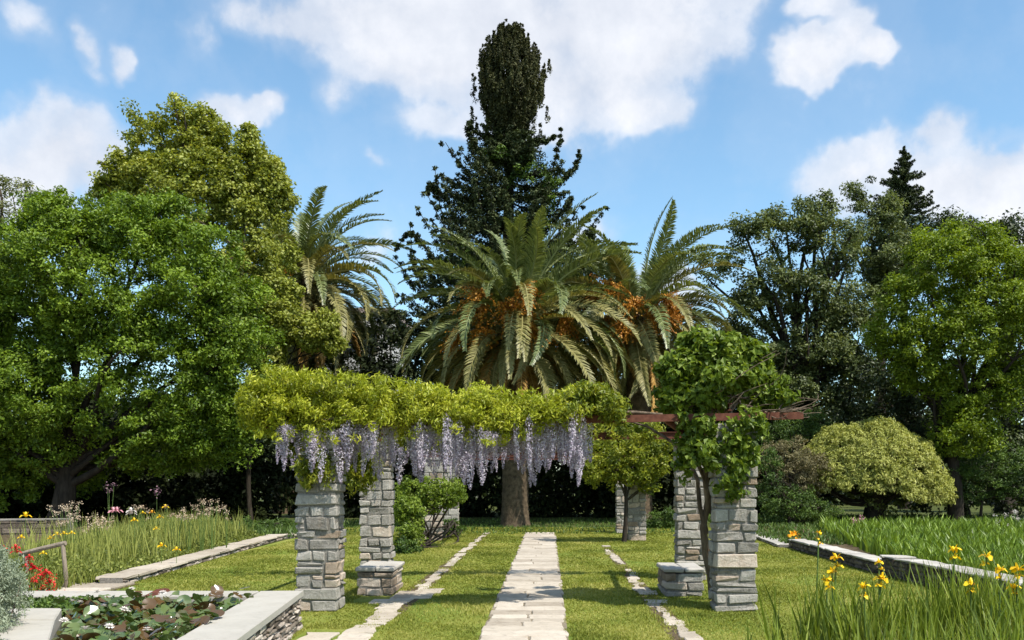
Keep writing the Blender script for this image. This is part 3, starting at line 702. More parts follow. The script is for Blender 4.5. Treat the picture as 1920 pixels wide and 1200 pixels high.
# ---------------- wisteria on the front beam
def wist_top(px): return np.interp(px, [440, 465, 500, 560, 640, 700, 740, 800, 860, 905, 950, 1040, 1090, 1130, 1175], [760, 722, 705, 712, 712, 716, 728, 736, 752, 735, 748, 752, 738, 742, 765])
def wist_bot(px): return np.interp(px, [440, 500, 560, 620, 700, 760, 830, 900, 930, 1000, 1060, 1110, 1175], [770, 794, 806, 808, 788, 792, 782, 798, 808, 784, 784, 778, 775])
wis = empty('wisteria', (-1.5, 12.2, 0), 'bright yellow-green wisteria with hanging lilac flowers along the front beam', 'wisteria')
mb = MB()
n = 900; px = rng.uniform(452, 1085, n); Yc = rng.normal(12.2, .17, n); tt = rng.uniform(0, 1, n) ** .8
top = wist_top(px) + 8; bot = wist_bot(px); py = top + (bot - top) * tt
taper = rng.uniform(0, 1, n); Yc = 12.2 + (Yc - 12.2) * (1.0 - .3 * np.abs(tt - .5))
C = np.stack([X_(px, Yc), Yc, Z_(py, Yc)], 1)
clump_leaves(mb, C, .115, 56, .072, .022, (-1.5, 12.6, 2.3), flat=.9, cvar=.15, lvar=.14, upb=.5, outb=.6, rn=.55, droop=1.0)
# sprays that hang and stick out
n = 420; px = rng.uniform(450, 1090, n); Yc = 12.2 + rng.normal(0, .25, n); up_ = rng.uniform(size=n) < .45
py = np.where(up_, wist_top(px) + rng.uniform(-14, 6, n), wist_bot(px) + rng.uniform(-8, 26, n))
C = np.stack([X_(px, Yc), Yc, Z_(py, Yc)], 1); clump_leaves(mb, C, .075, 22, .085, .024, (-1.5, 12.6, 2.5), flat=1.2, cvar=.15, upb=.4, outb=.5, rn=.6, droop=1.3)
o = link('leaves', mb.mesh('leaves', M['wist']), wis); o['kind'] = 'stuff'
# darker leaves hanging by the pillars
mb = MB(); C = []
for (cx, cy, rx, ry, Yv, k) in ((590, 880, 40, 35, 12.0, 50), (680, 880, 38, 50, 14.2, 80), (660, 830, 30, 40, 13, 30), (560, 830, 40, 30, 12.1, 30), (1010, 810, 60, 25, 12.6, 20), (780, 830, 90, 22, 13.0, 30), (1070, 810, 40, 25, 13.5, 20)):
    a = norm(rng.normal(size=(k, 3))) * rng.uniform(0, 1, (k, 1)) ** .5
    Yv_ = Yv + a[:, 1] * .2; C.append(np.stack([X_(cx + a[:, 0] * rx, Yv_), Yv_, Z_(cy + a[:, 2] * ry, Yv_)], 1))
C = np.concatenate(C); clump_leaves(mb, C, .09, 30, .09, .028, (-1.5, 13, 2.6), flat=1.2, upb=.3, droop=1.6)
n = 190; px = rng.uniform(1050, 1172, n); Yc = rng.normal(12.25, .18, n); tt = rng.uniform(0, 1, n)
C = np.stack([X_(px, Yc), Yc, Z_(np.interp(px, [1050, 1090, 1130, 1172], [748, 722, 728, 760]) + (46 + 8 * np.sin(px * .2)) * tt, Yc)], 1); clump_leaves(mb, C, .11, 44, .08, .03, (-1.5, 12.6, 2.3), flat=.9, cvar=.15, droop=.9)
# rear beam's own foliage
n = 200; px = rng.uniform(590, 1230, n); Yc = 15.95 + rng.normal(0, .2, n); C = np.stack([X_(px, Yc), Yc, 2.50 + rng.uniform(-.1, .24, n)], 1)
clump_leaves(mb, C, .13, 34, .09, .03, (-1.5, 16, 2.4), flat=.9, droop=1.0)
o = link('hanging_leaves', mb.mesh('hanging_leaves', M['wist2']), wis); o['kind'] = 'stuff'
mb = MB()
for x0, x1, y0 in ((-3.0, -1.4, 12.25), (-1.6, .3, 12.2), (.1, 1.5, 12.25), (-3.6, -2.2, 12.15)):
    for k in range(3): tube(mb, curve((x0, y0, 2.50 + rnd.uniform(-.02, .08)), (x1, y0 + rnd.uniform(-.1, .1), 2.52 + rnd.uniform(-.02, .1)), .05, 9), [.022] * 9, 5, wob=.1)
link('stem', mb.mesh('stem', M['vinebark'], True), wis)
rac = []
for k in range(10):
    mb = MB(); n = 300; t_ = rng.uniform(0, 1, n) ** .85; r = .165 * (1 - t_) ** .6 * np.minimum(1, t_ * 6 + .25) + .012
    a = rng.uniform(0, 6.283, n); cur = rng.normal(0, .05)
    C = np.stack([np.cos(a) * r * rng.uniform(.5, 1, n) + cur * t_ ** 2, np.sin(a) * r * rng.uniform(.5, 1, n), -t_], 1)
    o_ = np.stack([np.cos(a), np.sin(a), 0 * a], 1)
    leaves(mb, C, o_, .042, .038, np.clip(.25 + .5 * (1 - np.abs(t_ - .45)) + rng.normal(0, .2, n), 0, 1), upb=.3, outb=1.0, rn=.5)
    tube(mb, [(0, 0, .05), (cur * .25, 0, -.5), (cur, 0, -1)], [.006, .005, .003], 4, .2)
    rac.append(mb.mesh('raceme', M['racem']))
def rac_bot(px): return np.interp(px, [515, 560, 600, 650, 690, 740, 800, 870, 900, 940, 1000, 1060, 1095], [870, 868, 895, 905, 880, 915, 890, 915, 905, 885, 925, 885, 915])
for k in range(300):
    near = k < 240
    px = rnd.uniform(520, 1098) if k % 3 else rnd.uniform(520, 700) if k % 6 == 0 else rnd.choice([rnd.gauss(1000, 35), rnd.gauss(730, 18), rnd.gauss(870, 14), rnd.gauss(800, 20), rnd.gauss(960, 30), rnd.gauss(1085, 8), rnd.gauss(640, 22)])
    px = min(max(px, 518), 1100); Y = 12.2 + rnd.gauss(0, .2) if near else 15.95 + rnd.gauss(0, .25)
    ztop = Z_(float(wist_bot(px)) + rnd.uniform(-8, 8), 12.2) if near else 2.48
    zb = Z_(float(rac_bot(px)) + rnd.uniform(-62, 10), 12.2) if near else ztop - rnd.uniform(.35, .62)
    Lr = min(.78, max(.22, ztop - zb)) * (rnd.uniform(.75, 1.0) if near else 1)
    if near and rnd.random() < .5: ztop = zb + min(Lr, .45) + .02; Lr = ztop - zb
    s_ = rnd.uniform(.30, .62)
    link('flower_cluster', rnd.choice(rac), wis, loc=Vector((X_(px, Y), Y, ztop)) - wis.location, rot=(rnd.gauss(0, .05), rnd.gauss(0, .05), rnd.uniform(0, 6)), scale=(s_, s_, Lr))

# ---------------- leafy vine on the right pillars
vine = empty('climbing_vine', (2.05, 13.0, 0), 'dark green vine heaped over the right pillars with a twisted bare trunk', 'vine')
mb = MB()
vell = [E(1325, 690, 78, 62, 12.6, .5), E(1300, 745, 62, 40, 12.5, .45), E(1390, 715, 55, 45, 12.9, .5), E(1275, 690, 35, 45, 12.5, .35), E(1430, 745, 40, 30, 12.7, .3), E(1345, 650, 50, 25, 12.8, .4)]
vell += [E(1255, 745, 22, 34, 12.6, .3), E(1462, 748, 22, 26, 12.5, .25), E(1345, 700, 20, 20, 12.0, .2), E(1410, 670, 26, 24, 12.7, .3)]; vell = lobed(vell, 7, .45, 4)
C = crown_points(vell, 560, .7, 1.05, .6, .10, core=.3); ctr = (X_(1335, 12.7), 12.8, Z_(720, 12.7))
clump_leaves(mb, C, .12, 20, .105, .075, ctr, flat=.8, cvar=.12, lvar=.16, upb=.45, outb=.7, rn=.5, droop=.8, fold=True)
hv = [E(1390, 835, 38, 45, 11.95, .16), E(1330, 840, 50, 45, 12.0, .2), E(1285, 850, 28, 50, 12.3, .2), E(1370, 890, 30, 45, 11.92, .12), E(1400, 800, 30, 25, 12.0, .2), E(1310, 800, 45, 22, 12.2, .25)]
C = crown_points(hv, 210, .3, 1.05, .8, .1, core=.3)
clump_leaves(mb, C, .085, 16, .10, .07, (X_(1340, 12), 12.4, 2.2), flat=1.0, cvar=.12, lvar=.18, upb=.3, outb=.7, rn=.5, droop=1.1, fold=True)
C = crown_points([E(1455, 715, 22, 16, 12.6, .15), E(1180, 800, 22, 10, 13.5, .2)], 40, .3, 1.1, .8, .1)
clump_leaves(mb, C, .09, 16, .08, .055, ctr, fold=True, droop=.8)
o = link('leaves', mb.mesh('leaves', M['vine']), vine); o['kind'] = 'stuff'
mb = MB()
def pl(px, py, Y): return (X_(px, Y), Y, Z_(py, Y))
tube(mb, [pl(1338, 1128, 13.2), pl(1335, 1080, 13.1), pl(1325, 1040, 13.0), pl(1318, 990, 12.9), pl(1328, 940, 12.8), pl(1322, 890, 12.7), pl(1335, 840, 12.6), pl(1330, 780, 12.5), pl(1345, 720, 12.6)], [.075, .062, .058, .05, .05, .045, .045, .04, .03], 9, wob=.10)
tube(mb, [pl(1335, 1040, 13.1), pl(1345, 1000, 12.9), pl(1338, 960, 12.8), pl(1350, 920, 12.7), pl(1345, 870, 12.65), pl(1362, 820, 12.5), pl(1370, 770, 12.5), pl(1400, 730, 12.6)], [.045, .04, .04, .04, .036, .034, .03, .02], 8, wob=.10)
tube(mb, [pl(1325, 1000, 12.9), pl(1312, 950, 12.8), pl(1308, 900, 12.9), pl(1290, 860, 13), pl(1262, 830, 13.1), pl(1215, 800, 13.2), pl(1180, 790, 13.3)], [.04, .034, .032, .03, .028, .02, .012], 7, wob=.10)
tube(mb, [pl(1330, 960, 12.85), pl(1325, 910, 12.7), pl(1310, 870, 12.7), pl(1318, 820, 12.6), pl(1300, 780, 12.5)], [.03] * 5, 7, wob=.12)
for k in range(26):
    a = pl(rnd.uniform(1280, 1400), rnd.uniform(740, 790), 12.4); b = pl(rnd.uniform(1260, 1480), rnd.uniform(650, 780), 12.3 + rnd.uniform(-.2, .4))
    tube(mb, curve(a, b, .18, 7), np.linspace(.012, .004, 7), 5, wob=.1)
for k in range(12):
    a = pl(1440 + rnd.uniform(-20, 20), 775 + rnd.uniform(-6, 6), 12.25); b = pl(rnd.uniform(1490, 1545), rnd.uniform(735, 785), 12.2 + rnd.uniform(-.3, .3))
    tube(mb, curve(a, b, .2, 7), np.linspace(.011, .003, 7), 5, wob=.1)
tube(mb, curve(pl(1368, 765, 12.1), pl(1395, 735, 12.0), .05, 5), [.014, .012, .01, .009, .006], 5)
link('trunk', mb.mesh('trunk', M['vinebark'], True), vine)

# ================================================================== TREES
def tree(name, label, cat, ells, trunk, n, rad, per, L, W, m, bm='darkbark', limbs=14, group=None, rtrunk=.25, fl=.75, part='crown', crown_kw={}, leaf_kw={}, extra=None, fork=.35):
    """trunk=(x,y) base; ells = lobes of the crown"""
    x, y = trunk; e = empty(name, (x, y, 0), label, cat, group)
    E0 = ells; ells = lobed(ells, 9, .38, len(label)) if rad > .3 and part == 'crown' and 'shrub' not in name else ells
    C = crown_points(ells, n, **crown_kw)
    if extra is not None: C = np.concatenate([C, extra])
    ctr = np.average(np.array(ells)[:, :3], axis=0, weights=np.array(ells)[:, 3] * np.array(ells)[:, 5])
    mb = MB(); clump_leaves(mb, C, rng.uniform(rad * .6, rad * 1.25, len(C)), per, L, W, ctr, flat=fl, **leaf_kw)
    o = link(part, mb.mesh(part, m), e); o['kind'] = 'stuff'
    zl = min(q[2] - q[5] for q in ells); zt = max(q[2] + q[5] for q in ells)
    fz = zl + (zt - zl) * fork * .4; mb = MB()
    t0 = curve((x, y, -.05), (x + (ctr[0] - x) * .3, y + (ctr[1] - y) * .3, fz), .05, 8); rr = np.linspace(1.15, .75, 8) * rtrunk; rr[0] *= 1.25
    tube(mb, t0, rr, 10, wob=.06)
    tops = C[rng.choice(len(C), limbs, replace=False)]
    for p in tops:
        s_ = t0[rng.integers(5, 8)]; c = curve(s_, p, .10, 8, up=.04); tube(mb, c, np.linspace(rtrunk * .42, .025, 8), 6, wob=.06)
        for _ in range(2):
            q = C[rng.integers(len(C))]
            if np.linalg.norm(q - p) < 3.5: tube(mb, curve(c[5], q, .1, 6), np.linspace(rtrunk * .15, .012, 6), 5)
    link('trunk', mb.mesh('trunk', M[bm], True), e)
    return e
# big dense green tree, left
Y = 33
ells = [E(140, 560, 175, 180, Y, 3.2), E(310, 550, 165, 155, Y, 3.2), E(440, 650, 90, 140, Y, 2.4), E(40, 700, 170, 190, Y, 3), E(250, 720, 210, 160, Y, 3.2), E(400, 760, 100, 100, Y, 2), E(-60, 560, 120, 150, Y, 2.8), E(120, 445, 60, 70, Y, 1.8), E(240, 450, 80, 70, Y, 2), E(430, 815, 60, 62, Y, 1.4), E(300, 830, 110, 62, Y + .5, 1.6), E(160, 850, 130, 66, Y + .8, 1.4), E(20, 890, 70, 70, Y, 1.4)]
tree('broadleaf_tree', 'huge dense mid-green tree filling the left side above the flower bed', 'tree', ells, (X_(90, 32), 32.5), 2700, .42, 96, .14, .072, M['bush'], limbs=22, rtrunk=.38, crown_kw=dict(lump=.10, core=.30, back=.2), leaf_kw=dict(cvar=.14, upb=.45))
# tall yellow-green maple behind
Y = 41; plumes = []
for (px, py, h_) in ((335, 185, 90), (355, 215, 80), (258, 215, 110), (300, 225, 90), (395, 210, 80), (420, 240, 70), (455, 265, 70), (490, 280, 60), (515, 300, 50), (232, 290, 50), (212, 325, 45), (195, 340, 30), (470, 240, 60), (375, 200, 80), (535, 340, 50), (522, 330, 80)):
    for k in range(26):
        t_ = k / 25; plumes.append((X_(px + rnd.gauss(0, 2 + 13 * t_), Y), Y + rnd.gauss(0, .4), Z_(py + h_ * t_, Y)))
ells = [E(350, 320, 46, 55, Y, 1.6), E(285, 345, 42, 55, Y, 1.5), E(405, 355, 66, 65, Y, 2), E(460, 395, 50, 65, Y, 1.8), E(340, 400, 110, 80, Y, 2.4), E(490, 440, 42, 80, Y, 1.8), E(500, 350, 24, 40, Y, .9), E(215, 350, 20, 26, Y, .7), E(480, 560, 80, 130, Y, 2.4)]
tree('maple_tree', 'tall yellow-green tree with plume-like top behind the big left tree', 'tree', ells, (X_(400, Y), 41.5), 820, .40, 66, .16, .11, M['maple'], 'bark', 16, rtrunk=.35, crown_kw=dict(lump=.15, back=.3), leaf_kw=dict(cvar=.12), extra=np.array(plumes))
Y = 36.5
ells = [E(590, 620, 40, 40, Y, 1.0), E(530, 590, 38, 65, Y, 1.2), E(545, 480, 12, 26, Y, .5), E(520, 700, 34, 55, Y, 1.1), E(622, 645, 20, 22, Y, .5)]
tree('maple_tree', 'small yellow-green tree in front of the left palm trunk', 'tree', ells, (X_(455, Y), 37.5), 260, .34, 64, .14, .10, M['maple'], 'darkbark', 9, rtrunk=.09, leaf_kw=dict(cvar=.12))
Y = 47
ells = [E(40, 400, 40, 60, Y, 1.6), E(5, 380, 35, 50, Y, 1.5), E(30, 480, 80, 90, Y, 2), E(-40, 460, 60, 100, Y, 2), E(90, 400, 22, 30, Y, 1)]
tree('pale_tree', 'pale grey-green tree at the far left edge, behind the big tree', 'tree', ells, (X_(20, Y), 47), 230, .42, 50, .15, .08, M['pale'], 'bark', 10, rtrunk=.3, crown_kw=dict(lump=.2))
Y = 50
ells = [E(690, 615, 85, 40, Y, 1.6), E(640, 650, 50, 50, Y, 1.4), E(750, 650, 60, 60, Y, 1.6), E(610, 700, 60, 50, Y, 1.5), E(700, 720, 90, 60, Y, 1.6)]
tree('olive_tree', 'grey-green tree between the left and middle palms, in front of the pale building', 'tree', ells, (X_(690, Y), 50), 300, .5, 52, .17, .09, M['oak'], 'darkbark', 10, rtrunk=.25, crown_kw=dict(lump=.2))
# the wood beyond the garden, seen as one dark mass
mb = MB(); n = 1500; xx = rng.uniform(-52, 52, n); yy = rng.uniform(62, 72, n) ; zz = rng.uniform(0, 1, n) ** .8 * (6.5 + 1.6 * np.sin(xx * .35) + 1.0 * np.sin(xx * .9 + 1)); C = np.stack([xx, yy, zz], 1)
clump_leaves(mb, C, 1.0, 46, .55, .32, (0, 70, 0), cvar=.2)
o = link('far_wood', mb.mesh('far_wood', M['dark'])); tag(o, 'dark mass of distant trees closing the view beyond the garden', 'wood', kind='stuff')
# right side
Y = 42
ells = [E(1415, 445, 62, 40, Y, 2), E(1490, 425, 60, 42, Y, 2), E(1535, 400, 28, 32, Y, 1.2), E(1560, 470, 60, 60, Y, 2.2), E(1440, 530, 60, 45, Y, 2), E(1530, 560, 80, 60, Y, 2.4), E(1400, 585, 45, 45, Y, 1.6), E(1500, 650, 90, 60, Y, 2.4), E(1345, 500, 40, 30, Y, 1.3), E(1600, 600, 50, 80, Y, 2), E(1480, 740, 90, 60, Y, 2), E(1370, 630, 30, 30, Y, 1), E(1590, 700, 60, 60, Y + 1, 1.5), E(1420, 680, 60, 60, Y + 1, 1.5)]
tree('oak_tree', 'grey-green spreading tree with sky gaps right of the palms', 'tree', ells, (X_(1500, Y), 42.3), 860, .46, 76, .16, .09, M['oak'], 'darkbark', 30, rtrunk=.42, fork=.6, crown_kw=dict(lump=.15, core=.35, back=.35), leaf_kw=dict(cvar=.16))
Y = 44
ells = [E(1640, 430, 55, 50, Y, 1.6), E(1600, 370, 20, 16, Y, .7), E(1680, 500, 60, 70, Y, 2), E(1590, 350, 10, 10, Y, .5), E(1660, 390, 30, 25, Y, 1), E(1640, 340, 8, 12, Y, .4)]
tree('oak_tree', 'thin-topped grey-green tree between the spreading tree and the pointed conifer', 'tree', ells, (X_(1640, Y), 44.3), 330, .38, 60, .14, .08, M['oak'], 'darkbark', 16, rtrunk=.25, fork=.6, crown_kw=dict(lump=.2))
Y = 36
ells = [E(1770, 500, 85, 75, Y, 2.2), E(1860, 560, 90, 90, Y, 2.4), E(1700, 590, 65, 85, Y, 1.8), E(1790, 640, 90, 80, Y, 2.2), E(1900, 650, 70, 90, Y, 2), E(1740, 700, 50, 45, Y, 1.4), E(1790, 750, 40, 40, Y, 1.2), E(1810, 470, 60, 45, Y, 1.6), E(1690, 690, 25, 40, Y, .9), E(1840, 740, 80, 70, Y, 1.6), E(1800, 810, 70, 50, Y, 1.4), E(1720, 640, 70, 60, Y, 1.6), E(1650, 640, 30, 40, Y, .8), E(1890, 500, 50, 50, Y, 1.4)]
tree('broadleaf_tree', 'bright fresh green tree at the right, above the dome shrub', 'tree', ells, (X_(1800, Y), 36.6), 1150, .38, 84, .13, .07, M['bright'], 'darkbark', 24, rtrunk=.28, crown_kw=dict(lump=.16, back=.25), leaf_kw=dict(cvar=.14))
Y = 47
ells = [E(1900, 460, 80, 50, Y, 2.4), E(1830, 460, 60, 40, Y, 2), E(1960, 560, 90, 110, Y, 2.6), E(1760, 440, 70, 35, Y, 2)]
tree('evergreen_tree', 'dark olive evergreen mass behind the bright green tree at the right edge', 'tree', ells, (X_(1890, Y), 47.2), 420, .55, 66, .19, .10, M['dark'], 'darkbark', 10, rtrunk=.4, crown_kw=dict(lump=.14))
Y = 40
ells = [E(1870, 760, 90, 80, Y, 2.2), E(1760, 790, 80, 90, Y, 2), E(1940, 850, 80, 100, Y, 2), E(1660, 760, 80, 90, Y, 2), E(1600, 730, 70, 80, Y + 1.5, 1.5), E(1540, 780, 60, 60, Y + 1.5, 1.5), E(1850, 850, 90, 90, Y, 2), E(1800, 900, 90, 60, Y - 1.5, 1.5), E(1900, 920, 60, 50, Y - 1.5, 1.5), E(1700, 880, 80, 80, Y, 1.5)]
tree('understory_tree', 'dark olive understory tree behind and right of the dome shrub', 'tree', ells, (X_(1820, Y), 40.4), 700, .5, 60, .18, .10, M['dark'], 'darkbark', 12, rtrunk=.2, crown_kw=dict(lump=.15))

# conifer in the middle : cypress top over a ragged fir
Y = 46.0; cx = X_(955, Y)
con = empty('conifer_tree', (cx, Y, 0), 'tallest dark conifer with egg-shaped top and ragged lower boughs behind the middle palm', 'tree')
mb = MB(); C = []; dirs = []
ce = E(955, 148, 66, 92, Y, 1.7)
n = 1000; d = norm(rng.normal(size=(n, 3))); d[:, 1] = -np.abs(d[:, 1]) * np.where(rng.uniform(size=n) < .3, -1, 1)
d[:, 2] *= .2; d = norm(d); rr = rng.uniform(.5, 1.0, n); hy = 66 + 185 * rng.uniform(0, 1, n) ** .85; hw_ = np.interp(hy, [60, 78, 100, 130, 165, 200, 228, 255], [10, 26, 42, 56, 62, 58, 44, 28]) * Y / F; P = np.stack([X_(957, Y) + d[:, 0] * rr * hw_, Y + d[:, 1] * rr * hw_, Z_(hy, Y)], 1)
fine = []
for p in P:                                                         # short upright sprays
    o_ = np.array([(p[0] - ce[0]) * .16, (p[1] - ce[1]) * .12, 1.0]); o_ /= np.linalg.norm(o_); l = rnd.uniform(.3, .65)
    for k in range(4): fine.append((*(p + o_ * l * k / 3), .15 - .035 * k))
for (qx, qy) in ((935, 45), (958, 50), (975, 62), (900, 105), (1010, 95), (1022, 125), (1018, 160), (890, 140), (885, 200), (945, 38), (985, 72), (915, 75), (1000, 215), (925, 60), (970, 48), (1000, 80), (905, 90), (890, 165), (1026, 200), (893, 225), (1012, 232), (1030, 110), (950, 44)):
    b = np.array([X_(qx, Y), Y, Z_(qy, Y)])
    for k in range(5): fine.append((b[0] + rnd.gauss(0, .04), b[1] + rnd.gauss(0, .2), b[2] - k * .16, .05 + .028 * k))
fine = np.array(fine)
clump_leaves(mb, fine[:, :3], fine[:, 3], 22, .16, .065, ce[:3], flat=1.6, cvar=.14, upb=.1, outb=.9, rn=.6, dirb=np.array([0, 0, 1.6]))
o = link('crown', mb.mesh('crown', M['cypress']), con); o['kind'] = 'stuff'
mb = MB(); mbb = MB(); clumps = []; boughs = []
def half(py, side):
    if side < 0: return np.interp(py, [235, 255, 285, 330, 400, 480, 600, 700], [25, 50, 75, 105, 125, 150, 190, 200])
    return np.interp(py, [235, 255, 285, 330, 400, 480, 600, 700], [22, 40, 70, 90, 105, 150, 190, 200])
for k in range(215):
    py = 246 + 466 * rnd.random() ** .9; side = rnd.choice((-1, 1)); az_ = rnd.gauss(0, .9)
    hw = half(py, side) / (F / Y) * rnd.uniform(.75, 1.25); dx = side * math.cos(az_); dy = -abs(math.sin(az_)) if rnd.random() < .7 else abs(math.sin(az_))
    z0 = Z_(py, Y); up_ = rnd.uniform(-.1, .5)
    p = [(cx + dx * hw * t_, Y + dy * hw * t_, z0 + hw * (.18 * math.sin(t_ * 3.0) * -.6 + up_ * t_ ** 3)) for t_ in np.linspace(0, 1, 8)]
    boughs.append(p); m_ = int(6 + hw * 3)
    for j in range(m_):
        t_ = .2 + .8 * j / (m_ - 1); q = [np.interp(t_, np.linspace(0, 1, 8), [c[i] for c in p]) for i in range(3)]
        clumps.append((q[0] + rnd.gauss(0, .08), q[1] + rnd.gauss(0, .08), q[2] - .06, .34 * (1 - .62 * t_)))
SPK = [((905, 480), (858, 460), (828, 400), (818, 325)), ((870, 470), (840, 380), (810, 350), (805, 368)), ((1000, 370), (1030, 350), (1045, 290), (1053, 250)), ((1000, 390), (1055, 345), (1075, 325), (1086, 295)),
       ((960, 285), (1000, 275), (1020, 272), (1040, 262)), ((880, 560), (800, 540), (775, 500), (772, 425)), ((890, 300), (885, 270), (880, 250), (885, 238)), ((1040, 520), (1100, 500), (1112, 460), (1104, 432)), ((850, 520), (790, 460), (770, 440), (745, 470)), ((1020, 440), (1060, 400), (1065, 385), (1072, 375))]
for sp in SPK:
    p = [(X_(a, Y), Y - .5, Z_(b, Y)) for a, b in sp]; tt = np.linspace(0, 1, 4); pp = [tuple(np.interp(t_, tt, [c[i] for c in p]) for i in range(3)) for t_ in np.linspace(0, 1, 14)]
    boughs.append(pp)
    for j, q in enumerate(pp):
        for _ in range(2): clumps.append((q[0] + rnd.gauss(0, .05), q[1] + rnd.gauss(0, .1), q[2] + rnd.gauss(0, .05), .24 * (1 - .05 * j)))
for k in range(70):
    py = rnd.uniform(245, 320); clumps.append((cx + rnd.uniform(-1, 1) * (.6 + (py - 245) * .017), Y + rnd.uniform(-.8, .4), Z_(py, Y), .34))
for k in range(560):                                                # shaded inner mass
    py = rnd.uniform(255, 760); hw = half(py, 1) / (F / Y) * (.5 if py < 290 else .86); clumps.append((cx + rnd.uniform(-1, 1) * hw, Y + rnd.uniform(-.9, .4) * hw, Z_(py, Y), .34))
clumps = np.array(clumps)
clump_leaves(mb, clumps[:, :3], clumps[:, 3] * 1.15, 34, .19, .08, (cx, Y, 8), flat=.8, cvar=.16, upb=.5, outb=.4, rn=.6)
o = link('lower_boughs', mb.mesh('lower_boughs', M['conifer']), con); o['kind'] = 'stuff'
tube(mbb, [(cx, Y, 0), (cx + .05, Y, 6), (cx - .05, Y, 12), (cx, Y, 18), (cx + .05, Y, 23.3)], [.5, .42, .33, .22, .06], 10, wob=.05)
for p in boughs: tube(mbb, p, np.linspace(.06, .015, len(p)), 5)
link('trunk', mbb.mesh('trunk', M['darkbark'], True), con)
mb = MB(); C = crown_points([E(985, 320, 36, 30, Y - 1.2, .8), E(1030, 360, 26, 45, Y - 1.2, .7), E(930, 290, 35, 16, Y - 1.3, .6), E(1000, 430, 50, 35, Y - 1.6, .8), E(880, 500, 60, 40, Y - 2, .8)], 120, .3, 1.05, .3)
clump_leaves(mb, C, .3, 34, .14, .08, (cx, Y, 14)); o = link('climber_leaves', mb.mesh('climber_leaves', M['climber']), con); o['kind'] = 'stuff'

# pointed conifer at the right
Y = 55.0; cx = X_(1695, Y); con = empty('conifer_tree', (cx, Y, 0), 'small pointed dark conifer top standing above the trees at the right', 'tree')
mb = MB(); mbb = MB(); clumps = []
for k in range(240):
    t_ = rnd.random() ** .8; py = 283 + t_ * 260; hw = (6 + 66 * (py - 283) / 120) / (F / Y) if py < 405 else 58 / (F / Y) * (1 + (py - 405) / 500); hw *= rnd.uniform(.6, 1.1)
    a = rnd.uniform(0, 6.283); z0 = Z_(py, Y)
    p = [(cx + math.cos(a) * hw * s_, Y + math.sin(a) * hw * s_, z0 + hw * (-.28 * s_ + .36 * s_ ** 3)) for s_ in np.linspace(0, 1, 6)]
    tube(mbb, p, np.linspace(.04, .01, 6), 4); m_ = int(3 + hw * 4)
    for j in range(m_):
        s_ = .02 + .98 * j / max(1, m_ - 1); clumps.append((np.interp(s_, np.linspace(0, 1, 6), [c[0] for c in p]), np.interp(s_, np.linspace(0, 1, 6), [c[1] for c in p]), np.interp(s_, np.linspace(0, 1, 6), [c[2] for c in p]), .2 * (1.1 - .5 * s_)))
for k in range(12): clumps.append((cx, Y, Z_(275 + k * 3, Y), .05 + k * .008))
clumps = np.array(clumps); clump_leaves(mb, clumps[:, :3], clumps[:, 3], 30, .17, .07, (cx, Y, 12), flat=.7, upb=.6, outb=.3)
o = link('crown', mb.mesh('crown', M['conifer']), con); o['kind'] = 'stuff'
tube(mbb, [(cx, Y, 0), (cx, Y, 8), (cx, Y, 15), (cx, Y, Z_(280, Y))], [.4, .3, .18, .03], 8); link('trunk', mbb.mesh('trunk', M['darkbark'], True), con)

# shrubs that close the view behind the palms, canopy shade painted into their leaf colour
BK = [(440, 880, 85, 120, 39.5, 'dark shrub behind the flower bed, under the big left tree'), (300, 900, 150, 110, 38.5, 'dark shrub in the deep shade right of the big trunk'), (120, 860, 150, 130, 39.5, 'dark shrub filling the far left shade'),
      (645, 860, 95, 130, 43.0, 'dark shrub right of the left palm trunk'), (770, 800, 110, 190, 44.0, 'tall dark shrub between the left and middle palms'), (900, 790, 110, 190, 43.5, 'tall dark shrub left of the middle palm trunk'),
      (1050, 790, 110, 190, 43.5, 'tall dark shrub right of the middle palm trunk'), (1190, 840, 100, 150, 43.0, 'dark shrub under the right palm'), (1320, 830, 110, 150, 44.0, 'dark shrub behind the right pillars'), (1450, 850, 90, 120, 43.0, 'dark shrub left of the dome shrub'),
      (-20, 900, 120, 110, 37.0, 'low dark shrub at the left edge behind the stone wall')]
for (px, py, rx, ry, Y, lab) in BK:
    tree('evergreen_shrub', lab, 'shrub', [E(px, py, rx, ry, Y, 1.6), E(px + rx * .4, py + ry * .4, rx * .7, ry * .6, Y, 1.4), E(px - rx * .4, py + ry * .4, rx * .7, ry * .6, Y, 1.4)], (X_(px, Y), Y), 260, .58, 56, .26, .15, M['shade'], 'darkbark', 5, group='dark shrubs closing the view', rtrunk=.1, crown_kw=dict(lump=.12, back=.15, core=.15), leaf_kw=dict(cvar=.15))
